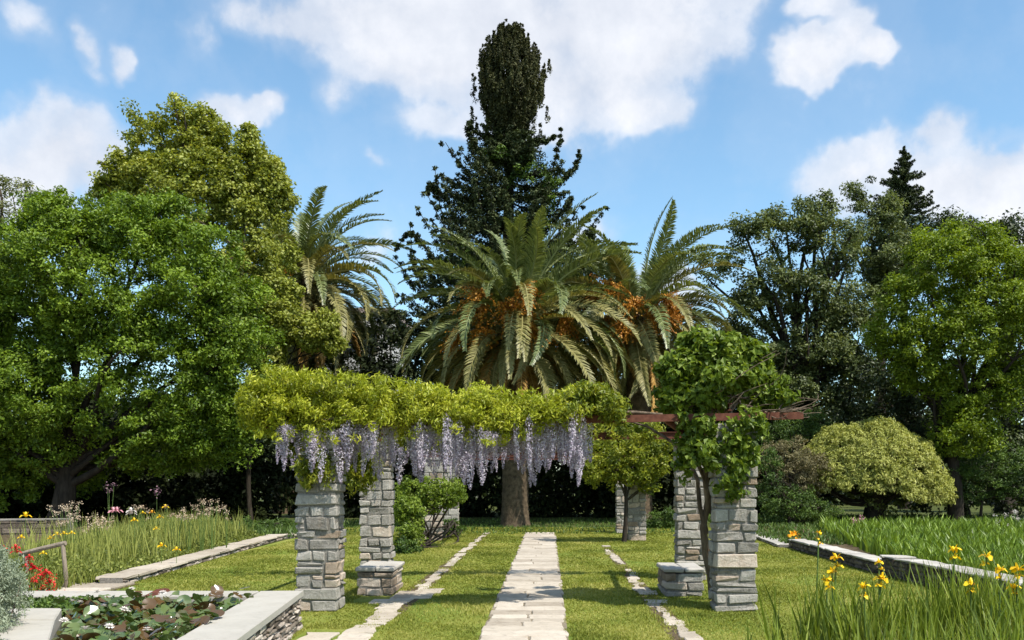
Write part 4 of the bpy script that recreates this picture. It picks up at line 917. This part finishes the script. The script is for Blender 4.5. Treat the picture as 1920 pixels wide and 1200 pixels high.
# mid green shrubs by the right bed and others
SH = [('shrub', 'dark green leafy shrub right of the dome shrub', [E(1840, 880, 75, 55, 37, 1.2), E(1790, 900, 40, 50, 37, 1), E(1900, 890, 50, 50, 37, 1)], 'under', 250, .26, 50, .10, .055),
      ('shrub', 'light green low shrub at the foot of the dome shrub', [E(1480, 945, 45, 34, 33.5, .9), E(1440, 900, 22, 60, 33, .6), E(1530, 960, 40, 22, 34, .8)], 'under', 180, .22, 46, .09, .05),
      ('shrub', 'green shrub glimpsed above the pale dome, behind the right vine', [E(1470, 820, 45, 35, 38, 1), E(1520, 800, 30, 30, 38, 1)], 'under', 120, .25, 46, .10, .055),
      ('shrub', 'bushy green climber hiding the third left pillar', [E(805, 925, 62, 32, 23.5, .7), E(765, 960, 28, 34, 22.5, .5), E(770, 1010, 24, 26, 22, .4), E(850, 925, 20, 26, 24, .5)], 'vine', 230, .17, 34, .085, .055),
      ('shrub', 'yellow-green climber heaped on the third right pillar and beam', [E(1170, 860, 68, 48, 25.5, .9), E(1120, 870, 32, 36, 25.3, .7), E(1225, 850, 28, 56, 25.7, .6), E(1215, 905, 22, 22, 25.6, .4)], 'wist2', 330, .18, 40, .09, .05),
      ('shrub', 'small green shrub seen between the right pillars', [E(1235, 975, 28, 18, 33, .7), E(1262, 968, 18, 20, 33, .6)], 'under', 60, .18, 40, .09, .05),
      ('shrub', 'low green shrub between the flower bed and the left pillar', [E(470, 990, 70, 14, 31, .9), E(530, 985, 30, 12, 32, .7)], 'under', 110, .16, 44, .09, .05),
      ('shrub', 'leafy shrub at the foot of the third left pillar', [E(765, 1025, 26, 14, 21.6, .3), E(850, 990, 22, 16, 28, .4)], 'under', 60, .12, 40, .07, .045)]
for nm, lab, el_, mk, n, rad, per, L_, W_ in SH:
    tree(nm, lab, 'shrub', el_, (el_[0][0], el_[0][1]), n, rad, per, L_, W_, M[mk], 'darkbark', 7, rtrunk=.06, crown_kw=dict(lump=.15, back=.4), leaf_kw=dict(fold=True, cvar=.15))

# pale dome shrub
Y = 36
dome = empty('dome_shrub', (X_(1640, Y), Y, 0), 'rounded pale yellow-green shrub on a dark trunk beyond the iris bed', 'shrub')
mb = MB(); P = []
dd = norm(rng.normal(size=(4600, 3))); dd = dd[(dd[:, 2] > -.12) & ((dd[:, 1] < .25) | (rng.uniform(size=4600) < .3))]
P = np.array([X_(1628, Y), Y, Z_(925, Y)]) + dd * np.array([2.95, 2.5, 2.78]) * (1 + .05 * np.sin(dd[:, :1] * 9) * np.cos(dd[:, 2:] * 7)) * rng.uniform(.9, 1.02, (len(dd), 1))
keep = P[:, 2] > Z_(np.interp((P[:, 0] / Y * F + CX), [1440, 1560, 1640, 1700, 1775], [925, 915, 925, 945, 955]), Y) ; P = P[keep]
clump_leaves(mb, P, .18, 40, .13, .040, (X_(1628, Y), Y, Z_(960, Y)), flat=.9, cvar=.12, lvar=.14, upb=.45, outb=.8, rn=.45, droop=1.2)
o = link('foliage', mb.mesh('foliage', M['dome']), dome); o['kind'] = 'stuff'
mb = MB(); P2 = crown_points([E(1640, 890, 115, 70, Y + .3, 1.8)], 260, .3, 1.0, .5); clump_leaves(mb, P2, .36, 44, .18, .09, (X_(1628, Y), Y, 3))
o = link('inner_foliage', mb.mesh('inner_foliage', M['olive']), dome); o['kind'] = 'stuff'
mb = MB(); b0 = (X_(1638, Y), Y, 0); tube(mb, [b0, (b0[0] + .1, Y, .8), (b0[0] - .1, Y, 1.7)], [.42, .34, .30], 10, wob=.08)
for k in range(16): tube(mb, curve((b0[0], Y, rnd.uniform(.6, 1.6)), tuple(P[rng.integers(len(P))]), .12, 7), np.linspace(.10, .02, 7), 6)
link('trunk', mb.mesh('trunk', M['darkbark'], True), dome)
e = tree('shrub', 'brownish olive shrub hanging left of the pale dome', 'shrub', [E(1475, 870, 55, 45, 34.5, 1.2), E(1440, 885, 30, 60, 34.5, .9), E(1520, 890, 40, 40, 35, 1)], (X_(1490, 34.5), 34.5), 270, .22, 46, .10, .045, M['domeb'], 'darkbark', 8, rtrunk=.1, leaf_kw=dict(droop=1.0, cvar=.15))

# ================================================================== PALMS
def frond_mesh(e0, Lr=4.4, droop=1.0, wid=.50, m=None, seed=0, tw=0.0):
    r_ = np.random.default_rng(seed); n = 26; t_ = np.linspace(0, 1, n); ds = Lr / (n - 1)
    th = e0 - droop * (t_ ** 1.35) * (1.0 + .35 * math.cos(e0)); lat = tw * t_ ** 2
    dx = np.cos(th); dz = np.sin(th); P = np.zeros((n, 3)); P[1:, 0] = np.cumsum(dx[:-1]) * ds; P[1:, 2] = np.cumsum(dz[:-1]) * ds; P[:, 1] = lat * Lr * .25
    mb = MB(); mbr = MB()
    tube(mb, P, np.linspace(.045, .010, n), 4, .9)
    K = 96; tl = np.linspace(.13, 1.0, K)
    for side in (-1, 1):
        tt = tl + r_.normal(0, .003, K); pos = np.stack([np.interp(tt, t_, P[:, i]) for i in range(3)], 1); thh = np.interp(tt, t_, th)
        tan = np.stack([np.cos(thh), 0 * thh, np.sin(thh)], 1); nor = np.stack([-np.sin(thh), 0 * thh, np.cos(thh)], 1); sd = np.array([0, side * 1.0, 0])
        env = np.clip(np.sin(np.clip((tt - .06) / .94, 0, 1) ** .7 * np.pi) ** .55, .25, 1) * wid * (1 - .15 * tt)
        fw = .55 + .5 * tt; vv = .45 * r_.normal(1, .35, K)
        d = norm(tan * fw[:, None] + sd * .95 + nor * vv[:, None]); L_ = (env * r_.uniform(.8, 1.1, K))[:, None]
        mid = pos + d * L_ * .55; tip = pos + d * L_ + np.array([0, 0, -1]) * L_ * .16
        wv = norm(np.cross(d, nor)) * .024
        V = np.stack([pos - wv * .6, pos + wv * .6, mid + wv, mid - wv, tip], 1).reshape(-1, 3); i = np.arange(K)[:, None] * 5; var = np.clip(.5 + r_.normal(0, .16, K), 0, 1)
        b = mb.n; mb.v.append(V.astype(np.float32)); mb.f4.append(i + np.array([[0, 1, 2, 3]]) + b); mb.a4.append(var); mb.f3.append(i + np.array([[3, 2, 4]]) + b); mb.a3.append(var); mb.n += len(V)
    return mb.mesh('frond', m)
FR = []
for k, (e0, dr) in enumerate([(88, .6), (82, .95), (76, 1.1), (68, 1.2), (60, 1.25), (50, 1.35), (40, 1.4), (28, 1.35), (14, 1.3), (0, 1.15), (-14, 1.0), (-28, .85), (-42, .7), (-56, .5)]):
    FR.append((e0, [frond_mesh(R(e0), 4.4, dr * rnd.uniform(.85, 1.15), .50, M['palm'], 100 + k * 7 + j, rnd.uniform(-.5, .5)) for j in range(3)]))
def fruit_mesh():
    mb = MB(); tube(mb, [(0, 0, 0), (.35, 0, .12), (.6, 0, .02)], [.03, .025, .015], 5, .8)
    for k in range(46):
        d = norm(np.array([rnd.uniform(.3, 1), rnd.uniform(-.65, .65), rnd.uniform(-.7, .55)])); L_ = rnd.uniform(.35, .65); b = np.array([.5, 0, .05])
        p = [b + d * L_ * s_ + np.array([0, 0, -.22 * s_ ** 2]) for s_ in (0, .5, 1)]
        tube(mb, p, [.007, .006, .005], 3, .45)
        q = np.array([np.array(p[1]) + (np.array(p[2]) - p[1]) * s_ for s_ in np.linspace(-.6, 1, 12)]) + rng.normal(0, .022, (12, 3)); leaves(mb, q, norm(q), .05, .05, np.clip(rng.normal(.55, .2, 12), 0, 1))
    return mb.mesh('fruit_cluster', M['fruit'])
FRU = [fruit_mesh() for _ in range(3)]
def palm_trunk_mesh(base, top, r0, r1, lean=0):
    n = 110; sd = 22; P = np.zeros((n, sd, 3)); mb = MB(); H = top[2] - base[2]
    for i in range(n):
        t_ = i / (n - 1); c = np.array(base) + (np.array(top) - np.array(base)) * np.array([t_ ** 1.4 if lean else t_, t_, t_])
        r = r0 + (r1 - r0) * t_ + .10 * math.exp(-t_ * 14)
        for k in range(sd):
            a = 2 * math.pi * k / sd; u = k * 10 / sd; v = t_ * H / .30
            sc_ = abs(((u + v) % 1) - .5) + abs(((u - v) % 1) - .5)
            rr = r * (1 + .11 * (sc_ - .5)) + rnd.gauss(0, .006); P[i, k] = c + np.array([math.cos(a) * rr, math.sin(a) * rr, 0])
    f = [(i * sd + k, i * sd + (k + 1) % sd, (i + 1) * sd + (k + 1) % sd, (i + 1) * sd + k) for i in range(n - 1) for k in range(sd)]
    mb.quads(P.reshape(-1, 3), f, .5); return mb.mesh('trunk', M['palmbark'], True)
def palm(cxp, cyp, Y, basepx, label, nf, scale, seed, r=.42, fruit=8, only=None, dead=.35, minaz=None):
    rs = random.Random(seed); top = np.array([X_(cxp, Y), Y, Z_(cyp, Y)]); base = (X_(basepx, Y), Y, 0)
    e = empty('palm_tree', (base[0], Y, 0), label, 'palm tree', 'date palms behind the lawn')
    L0 = e.location; link('trunk', palm_trunk_mesh(base, tuple(top - np.array([0, 0, .2])), r * 1.1, r * 1.15, 1), e)
    mb = MB(); n = 240                                              # boss of old leaf bases under the crown
    for k in range(n):
        a = k * 2.39996; t_ = k / n; rr = r * (1.15 + .25 * math.sin(t_ * 3.1)); z = top[2] - 1.3 + 1.5 * t_
        b = np.array([top[0] + math.cos(a) * rr * .8, top[1] + math.sin(a) * rr * .8, z]); d = np.array([math.cos(a), math.sin(a), .9])
        tube(mb, [b, b + d * rs.uniform(.18, .34)], [.07, .035], 4, .5)
    link('leaf_bases', mb.mesh('leaf_bases', M['palmbark']), e)
    for k in range(nf):
        t_ = (k + .5) / nf; el0 = 84 - 138 * t_ ** .86 + rs.gauss(0, 3); az_ = k * 2.39996 + rs.gauss(0, .12)
        e0, ms = min(FR, key=lambda q: abs(q[0] - el0)); me = rs.choice(ms)
        off = Vector((math.cos(az_) * r * .7, math.sin(az_) * r * .7, .25 - .9 * t_))
        mt = M['palm'] if el0 > 12 else M['palmold'] if (el0 > -32 or rs.random() < .5) else M['palmdead']
        if el0 < -25 and rs.random() < dead * .6: mt = M['palmdead']
        if 20 < el0 < 55 and rs.random() < .25: mt = M['palmold']
        s_ = scale * (rs.uniform(.85, 1.05) if el0 > -10 else rs.uniform(.66, .95)) * (1.06 if el0 > 65 else 1)
        link('frond', me, e, loc=Vector(top) + off - L0, rot=(rs.gauss(0, .25), rs.gauss(0, .05), az_), scale=(s_,) * 3, mat=mt)
    for k in range(fruit):
        az_ = -1.57 + rs.uniform(-1.5, 1.5); link('fruit_cluster', rs.choice(FRU), e, loc=Vector(top) + Vector((math.cos(az_) * (r + .75), math.sin(az_) * (r + .75), rs.uniform(-.9, 1.0))) - L0, rot=(0, rs.uniform(-.5, .5), az_), scale=(rs.uniform(1.1, 1.55) * scale,) * 3)
    return e
palm(968, 612, 34.5, 966, 'central date palm, widest crown, its trunk at the end of the path', 155, 1.16, 3, .43, 9)
palm(1195, 596, 37.5, 1200, 'right date palm partly behind the central one, with the brightest orange stalks', 125, 1.15, 5, .42, 12)
palm(568, 532, 47.5, 533, 'left date palm leaning behind the yellow-green tree', 125, 1.42, 9, .46, 2)

# ================================================================== BEDS
def blade_patch(mb, xs, ys, z0, hts, wid, lean=.25, seg=3, var=None):
    n = len(xs); ang = rng.uniform(0, 2 * np.pi, n); s = np.stack([np.cos(ang), np.sin(ang), 0 * ang], 1); la = rng.uniform(0, 2 * np.pi, n)
    ld = np.stack([np.cos(la), np.sin(la), 0 * la], 1) * (rng.uniform(.2, 1, n) * lean)[:, None]; B = np.stack([xs, ys, np.broadcast_to(z0, (n,))], 1); hts = np.broadcast_to(hts, (n,))
    rows = []
    for k in range(seg + 1):
        t_ = k / seg; c = B + ld * (hts * t_ ** 2)[:, None] + np.array([0, 0, 1]) * (hts * (t_ - .12 * lean * t_ ** 3))[:, None]
        w_ = np.broadcast_to(wid, (n,)) * (1 - t_ ** 2.2) + .0008; rows += [c - s * w_[:, None], c + s * w_[:, None]]
    V = np.stack(rows, 1); m_ = 2 * (seg + 1); i = np.arange(n)[:, None] * m_; var = np.clip(.5 + rng.normal(0, .2, n), 0, 1) if var is None else var
    f = np.concatenate([i + np.array([[2 * k, 2 * k + 1, 2 * k + 3, 2 * k + 2]]) for k in range(seg)]); mb.quads(V.reshape(-1, 3), f, np.tile(var, seg))
# right bed : dense broad iris leaves
mb = MB(); n = 15000; yy = 12 + 19.5 * rng.uniform(0, 1, n) ** 1.3; xx = 6.55 + rng.uniform(0, 1, n) ** 1.0 * (yy * .56 - 6.4).clip(.5)
ok = (xx > np.interp(yy, [12, 17, 24, 31], [6.9, 6.5, 7.6, 9.0])) & (xx < 17.5) & (yy < 31)
xx, yy = xx[ok], yy[ok]; hh = rng.uniform(.26, .50, len(xx)) * (1 + .2 * np.sin(xx * 2.3) * np.cos(yy * 1.7)); blade_patch(mb, xx, yy, .10, hh, .018 + .0006 * yy, .55, 3)
o = link('iris_bed', mb.mesh('iris_bed', M['irisbed'])); tag(o, 'dense knee-high carpet of green iris leaves behind the right wall', 'iris bed', kind='stuff')
mb = MB(); n = 16000; yy = rng.uniform(23, 42, n); xx = 6.0 + rng.uniform(0, 1, n) * (yy * .56 - 6); blade_patch(mb, xx, yy, .09, rng.uniform(.06, .2, n), .02, .7, 2)
n = 5000; yy = rng.uniform(29, 40, n); xx = rng.uniform(-9, 5, n); blade_patch(mb, xx, yy, .0, rng.uniform(.04, .14, n), .02, .7, 2)
n = 4000; yy = rng.uniform(27, 34, n); xx = rng.uniform(-12, -7.4, n); blade_patch(mb, xx, yy, .05, rng.uniform(.1, .28, n), .02, .6, 2)
o = link('ground_cover', mb.mesh('ground_cover', M['under'])); tag(o, 'rough green ground cover at the far edge of the lawn under the trees', 'ground cover', kind='stuff')
# left bed : tall grassy mixed planting
mb = MB(); n = 21000; yy = 15.3 + 11 * rng.uniform(0, 1, n) ** 1.2; xb = np.interp(yy, [15.5, 27], [-7.45, -8.1]); xx = xb - rng.uniform(0, 1, n) ** 1.1 * np.interp(yy, [15.5, 19, 27], [1.7, 2.9, 2.4])
d_ = xb - xx; hh = np.interp(d_, [0, .35, 1.2, 3], [.14, .33, .66, .80]) * rng.uniform(.55, 1.1, n) * np.interp(xx / yy, [-.56, -.50, -.42, -.33, -.28], [.55, .7, 1.0, .95, .45])
blade_patch(mb, xx, yy, .06, hh, .006 + .0004 * yy, .45, 4)
n = 1500; ys_ = 16 + 10 * rng.uniform(0, 1, n); xs_ = np.interp(ys_, [15.5, 27], [-7.6, -8.3]) - rng.uniform(0, 2.6, n); blade_patch(mb, xs_, ys_, .06, rng.uniform(.5, 1.0, n), .008, .3, 3, np.full(n, 1.0))
C = np.stack([xx[:4000], yy[:4000], .06 + hh[:4000] * rng.uniform(.1, .75, 4000)], 1); clump_leaves(mb, C, .11, 9, .07, .04, (-9, 20, -2), flat=1, cvar=.2)
o = link('flower_bed_foliage', mb.mesh('flower_bed_foliage', M['bedl'])); tag(o, 'tall loose grassy foliage of the left flower bed', 'bed plants', kind='stuff')

def bed_flower(px, py, Y, z0, kind, label, cat, group, m, r=.05, n_heads=1, spread=.05, hs=None):
    x = X_(px, Y); zt = Z_(py, Y); e = empty('flower' if cat != 'seed heads' else 'seed_head_plant', (x, Y, z0), label, cat, group)
    mbs = MB(); H = zt - z0
    for k in range(n_heads):
        dx = rnd.gauss(0, spread) if n_heads > 1 else 0; dz = rnd.uniform(-spread * 2.5, spread) if n_heads > 1 else 0; dy = rnd.gauss(0, spread) if n_heads > 1 else 0
        tp = np.array([dx, dy, H + dz]); tube(mbs, [(dx * .2, dy * .2, 0), (dx * .5, dy * .5, H * .55), tuple(tp)], [.006, .005, .004], 4)
        mb = MB(); rr = r * rnd.uniform(.8, 1.2)
        if kind == 'iris':
            petals(mb, tp, 3, rr * 1.5, rr * .95, .35, 0, .5, .55); petals(mb, tp, 3, rr * 1.1, rr * .6, 1.15, 0, .7, .15)
        elif kind == 'daisy': petals(mb, tp, 10, rr, rr * .5, .35, 0, .6, .2); petals(mb, tp, 6, rr * .5, rr * .4, .9, 0, .3, .2)
        else:
            q = tp + rng.normal(0, rr * .55, (26, 3)); leaves(mb, q, norm(q - tp), rr * .55, rr * .4, np.clip(rng.normal(.55, .2, 26), 0, 1))
        link('flower_head', mb.mesh('flower_head', m), e, loc=(0, 0, 0))
    link('stem', mbs.mesh('stem', M['stem']), e, loc=(0, 0, 0)); return e
YG = 'yellow flowers of the left bed'
for (px, py, Y, lab, r) in [(48, 968, 16.0, 'single bright yellow flower against the dark shade at the far left', .075), (40, 1008, 16, 'dull yellow flower below the lone bright one at the left edge', .05),
        (95, 1010, 17, 'leftmost flower of the yellow row above the wooden rail', .065), (107, 1003, 17, 'second flower of the yellow row above the wooden rail', .06), (120, 1001, 17.2, 'third flower of the yellow row above the wooden rail', .06), (135, 1000, 17.2, 'rightmost flower of the yellow row above the wooden rail', .06),
        (310, 951, 20, 'brightest yellow flower at the top of the bed among the seed heads', .08), (252, 976, 19, 'yellow flower left of the bed centre below the seed heads', .07), (293, 992, 19, 'yellow flower just below the bed centre', .06), (300, 970, 20, 'yellow flower under the brightest top one', .06),
        (303, 1024, 17.5, 'left flower of the low yellow pair near the stone edging', .065), (331, 1031, 17.5, 'right flower of the low yellow pair near the stone edging', .06), (268, 962, 21, 'small yellow flower at the top left of the bed', .05), (285, 961, 21, 'small orange-yellow flower near the top of the bed', .05), (81, 1038, 15.2, 'small yellow flower just above the wooden rail', .045)]:
    bed_flower(px, py, Y, .06, 'iris', lab, 'yellow flower', YG, M['orange'] if 'orange' in lab else M['yellow'], r)
SD = [(130, 955, 18.5, 'large bushy beige seed head clump beside the dark trunk', 26, .17), (152, 972, 18.8, 'beige seed heads right of the bushy clump', 8, .10), (175, 972, 19, 'cream seed spike left of the pale yellow one', 5, .06), (190, 975, 19, 'pale yellow and cream flower spike among the seed heads', 9, .07),
      (205, 975, 19.3, 'brown seed heads below the pink flower', 7, .09), (265, 955, 20, 'thin beige seed heads in the bed centre', 5, .10), (330, 948, 20, 'beige seed heads right of the brightest yellow flower', 8, .12), (352, 955, 20, 'pinkish seed heads in the right half of the bed', 7, .11),
      (378, 950, 20.5, 'cream seed heads in the right half of the bed', 9, .12), (398, 945, 21, 'tall thin beige seed heads near the right end of the bed', 8, .12), (425, 955, 21.5, 'last thin seed heads at the right end of the bed', 5, .08), (255, 945, 20.5, 'tall greenish spike rising in the bed centre', 3, .04)]
for (px, py, Y, lab, nh, sp) in SD: bed_flower(px, py, Y, .06, 'seed', lab, 'seed heads', 'seed heads of the left bed', M['beige'], .055, nh, sp)
bed_flower(219, 952, 19.6, .06, 'iris', 'pink and red flower beside the white one at the top of the bed', 'pink flower', None, M['pink'], .09, 2, .04)
bed_flower(236, 955, 19.6, .06, 'iris', 'white flower beside the pink one at the top of the bed', 'white flower', None, M['white'], .08, 2, .05)
bed_flower(205, 912, 21.5, .06, 'seed', 'tall dusky pink flower against the deep shade above the bed', 'dusky flower', 'dusky flowers in the shade', M['mauve'], .07, 3, .05)
bed_flower(294, 921, 22.5, .06, 'seed', 'tall dim reddish flower in the shade right of the dusky pink one', 'dusky flower', 'dusky flowers in the shade', M['mauve'], .10, 1, .05)
RG = 'red flowers by the wooden rail'
for (px, py, lab, nh, sp, r) in [(10, 1028, 'red flower at the left edge above the grey bush', 2, .03, .05), (30, 1028, 'crimson flower just left of the rail top', 2, .03, .055), (55, 1045, 'red flower just under the wooden rail', 3, .05, .05), (62, 1060, 'yellow-topped red flower spike under the rail', 3, .03, .05),
        (75, 1075, 'red flowers in the middle under the rail', 6, .06, .055), (92, 1068, 'red flowers near the upright rail post', 3, .06, .055), (82, 1092, 'lowest dense red flowers beside the pond coping', 9, .08, .06), (98, 1095, 'low red flowers at the foot of the rail post', 4, .05, .05), (45, 1062, 'small red flowers at the left under the rail', 3, .04, .04)]:
    bed_flower(px, py, 13.6, .02, 'seed' if nh > 4 else 'iris', lab, 'red flower', RG, M['red'], r, nh, sp)
bed_flower(1608, 975, 29, .1, 'seed', 'pink flowers beneath the dome shrub at the back of the iris bed', 'pink flower', None, M['pink'], .10, 6, .10)
bed_flower(1492, 1000, 23.5, .1, 'iris', 'yellow flower at the step of the right edging wall', 'yellow flower', None, M['orange'], .11, 3, .09)
bed_flower(1905, 968, 27, .1, 'seed', 'white flowers at the right edge of the iris bed', 'white flower', None, M['white'], .06, 14, .16)
bed_flower(1866, 972, 28, .1, 'seed', 'thin white flowers left of the edge of the iris bed', 'white flower', None, M['white'], .05, 7, .14)
mb = MB(); n = 5200; yy = rng.uniform(11.8, 16.4, n); xx = -7.45 - rng.uniform(0, 3.2, n) ; blade_patch(mb, xx, yy, .02, rng.uniform(.1, .38, n), .010, .6, 3)
o = link('rail_plants', mb.mesh('rail_plants', M['bedl'])); tag(o, 'green leaves of the red flowers around the wooden rail', 'bed plants', kind='stuff')
# wooden rail
rail = empty('wooden_rail', (-7.9, 14.4, 0), 'small weathered wooden rail by the red flowers left of the pond', 'rail')
Yr = 14.5
mb = MB(); tube(mb, [(X_(126, Yr), Yr, 0), (X_(118, Yr), Yr, Z_(1022, Yr))], [.034, .030], 8, wob=.05); link('post', mb.mesh('post', M['wood']), rail)
mb = MB(); tube(mb, [(X_(52, Yr), Yr + .1, 0), (X_(40, Yr), Yr + .1, Z_(1036, Yr + .1))], [.034, .030], 8, wob=.05); link('post', mb.mesh('post', M['wood']), rail)
mb = MB(); tube(mb, [(X_(30, Yr), Yr + .1, Z_(1040, Yr)), (X_(75, Yr), Yr + .04, Z_(1029, Yr)), (X_(123, Yr), Yr, Z_(1018, Yr))], [.034, .036, .034], 8, wob=.05); link('top_rail', mb.mesh('top_rail', M['wood']), rail)
# plants between the pond copings and the grey bush
mb = MB(); n = 900; yy = rng.uniform(9.3, 10.1, n); xx = rng.uniform(-5.9, -4.9, n); C = np.stack([xx, yy, rng.uniform(.32, .42, n)], 1)
clump_leaves(mb, C, .07, 8, .06, .035, (-5.4, 9.7, 0), fold=True); o = link('pond_edge_plants', mb.mesh('pond_edge_plants', M['under'])); tag(o, 'low green leaves at the back left corner of the pond', 'bed plants', kind='stuff')
gb = empty('grey_bush', (-4.75, 7.6, 0), 'fine silvery grey-green bush at the bottom left corner', 'shrub')
mb = MB(); C = crown_points([(-4.98, 7.9, .70, .44, .5, .50), (-4.50, 7.1, .56, .26, .3, .30), (-5.3, 8.3, .70, .5, .5, .44)], 1700, .75, 1.08, .6, .1, core=.25)
clump_leaves(mb, C, .055, 40, .034, .011, (-4.8, 7.8, .4), flat=1, cvar=.12, upb=.3, outb=.6, rn=.8, droop=-1.0)
o = link('foliage', mb.mesh('foliage', M['santo']), gb); o['kind'] = 'stuff'
mb = MB()
for k in range(30): tube(mb, curve((-4.75, 7.6, .0), tuple(C[rng.integers(len(C))]), .1, 5), np.linspace(.012, .004, 5), 4)
link('stems', mb.mesh('stems', M['bark']), gb)
# far left dark stone wall
sw = empty('stone_wall', (-15.5, 27.5, 0), 'low shaded grey stone wall at the far left behind the flower bed', 'low wall')
wall_run(sw, -19.0, 27.2, -14.3, 27.6, .56, .4, 1, M['darkstone'], M['stone'], .42, .5, .9, .06, .12, (.25, .6))

# ---------------- yellow flag irises in the foreground right
IG = 'clumps of yellow flag irises in the foreground'
FL = [(1535, 1000, 6.9, 2), (1568, 1048, 6.6, 1), (1550, 1090, 6.6, 1), (1620, 1102, 6.3, 1), (1648, 1055, 6.5, 3), (1652, 1086, 6.5, 1), (1790, 1033, 6.4, 1), (1850, 1045, 6.7, 1), (1875, 1070, 6.0, 1), (1908, 1070, 6.0, 1), (1820, 1097, 6.2, 1), (1900, 1103, 6.0, 1), (1560, 1074, 6.6, 1)]
CLP = [(1475, 6.2, 40, .80, 'short thin clump of iris leaves left of the first yellow flowers'), (1545, 6.7, 60, 1.0, 'iris clump with the tallest spike of yellow flowers, leftmost in bloom'), (1625, 6.4, 80, 1.0, 'iris clump with one low bloom and a slender spike of small yellow flowers'), (1700, 6.6, 70, .95, 'iris clump without flowers between two blooming ones'),
       (1785, 6.4, 120, 1.08, 'dense iris clump with a single bloom above the wall top'), (1850, 6.5, 140, 1.08, 'dense iris clump with a small high bloom and one by the wall base'), (1905, 6.0, 150, 1.10, 'dense iris clump at the right edge with three large yellow blooms'), (1740, 5.6, 110, .86, 'broad-leaved iris clump in front of the flowerless one'), (1850, 5.3, 130, .92, 'broad-leaved iris clump lowest at the right'), (1640, 5.4, 60, .72, 'short iris clump at the bottom edge below the low bloom')]
cl_obj = []
for (px, Y, n, h, lab) in CLP:
    x = X_(px, Y); e = empty('iris_clump', (x, Y, 0), lab, 'iris clump', IG); mb = MB(); sp = .14 if px < 1700 else .19; n = int(n * 2.6)
    xs = x + rng.normal(0, sp, n); ys = Y + rng.normal(0, sp, n); hh = h * rng.uniform(.62, 1.12, n)
    blade_patch(mb, xs, ys, 0, hh, rng.uniform(.008, .0165, n), .30, 7)
    o = link('leaves', mb.mesh('leaves', M['iris']), e); o['kind'] = 'stuff'; cl_obj.append((px, Y, e))
mb = MB(); n = 3200; px = 1380 + 560 * rng.uniform(0, 1, n) ** .75; Y = rng.uniform(5.2, 6.9, n); blade_patch(mb, X_(px, Y), Y, 0, np.interp(px, [1380, 1500, 1700, 1940], [.45, .62, .75, .9]) * rng.uniform(.5, 1.1, n), rng.uniform(.004, .009, n), .4, 5)
n = 300; px = rng.uniform(1330, 1500, n); Y = rng.uniform(6.2, 8, n); blade_patch(mb, X_(px, Y), Y, 0, rng.uniform(.2, .5, n), rng.uniform(.003, .007, n), .35, 4)
o = link('tall_grass', mb.mesh('tall_grass', M['bedl'])); tag(o, 'loose thin green grass between the foreground irises', 'grass', kind='stuff')
def iris_flower(r=.055):
    mb = MB()
    petals(mb, (0, 0, 0), 3, r * 1.5, r * 1.05, .45, 0, .55, .65); petals(mb, (0, 0, 0), 3, r * 1.15, r * .5, 1.05, 0, .75, .1); petals(mb, (0, 0, .005), 3, r * .8, r * .5, .7, 0, .2, .3)
    return mb.mesh('flower', M['yellow'])
for (px, py, Y, kk) in FL:
    e = min(cl_obj, key=lambda q: abs(q[0] - px) + 40 * abs(q[1] - Y))[2]; x = X_(px, Y); zt = Z_(py, Y)
    mb = MB(); b = (x + rnd.uniform(-.06, .06), Y + .02, 0); tube(mb, [b, (x * .6 + b[0] * .4, Y, zt * .6), (x, Y, zt)], [.008, .007, .005], 6); link('flower_stem', mb.mesh('flower_stem', M['stem']), e)
    for j in range(kk + 1):
        f_ = iris_flower(rnd.uniform(.036, .046) * (1 if j == 0 else .75) * (.62 if kk > 1 else 1))
        link('flower', f_, e, loc=Vector((x + (rnd.uniform(-.02, .02) if j else 0), Y, zt - j * rnd.uniform(.04, .065))) - e.location, rot=(rnd.uniform(-.3, .3), rnd.uniform(-.3, .3), rnd.uniform(0, 6)))

# ================================================================== building glimpsed behind the left palm
bd = empty('pale_building', (X_(660, 62), 64, 0), 'pale building glimpsed between the left palm fronds', 'building')
x0, x1, z1 = X_(585, 62), X_(735, 62), Z_(588, 62)
mb = MB(); box(mb, x0, x1, 62, 70, 0, z1); link('wall', mb.mesh('wall', M['plaster']), bd)
mb = MB(); box(mb, x0 - .2, x1 + .2, 61.8, 70.2, z1, z1 + .35); link('roof', mb.mesh('roof', M['roof']), bd)
for fz in np.arange(1.2, z1 - 1.5, 3.0):
    for fx in np.linspace(x0 + 1.0, x1 - 2.0, 3):
        mb = MB()
        for (a, b, c, d) in ((fx - .08, fx, fz, fz + 1.5), (fx + 1.0, fx + 1.08, fz, fz + 1.5), (fx, fx + 1.0, fz - .08, fz), (fx, fx + 1.0, fz + 1.5, fz + 1.58)): box(mb, a, b, 61.94, 62.02, c, d)
        wdo = link('window', mb.mesh('window', M['wood']), bd)
        mb = MB(); box(mb, fx, fx + 1.0, 61.975, 62.01, fz, fz + 1.5); p = link('pane', mb.mesh('pane', M['glass'])); p.parent = wdo
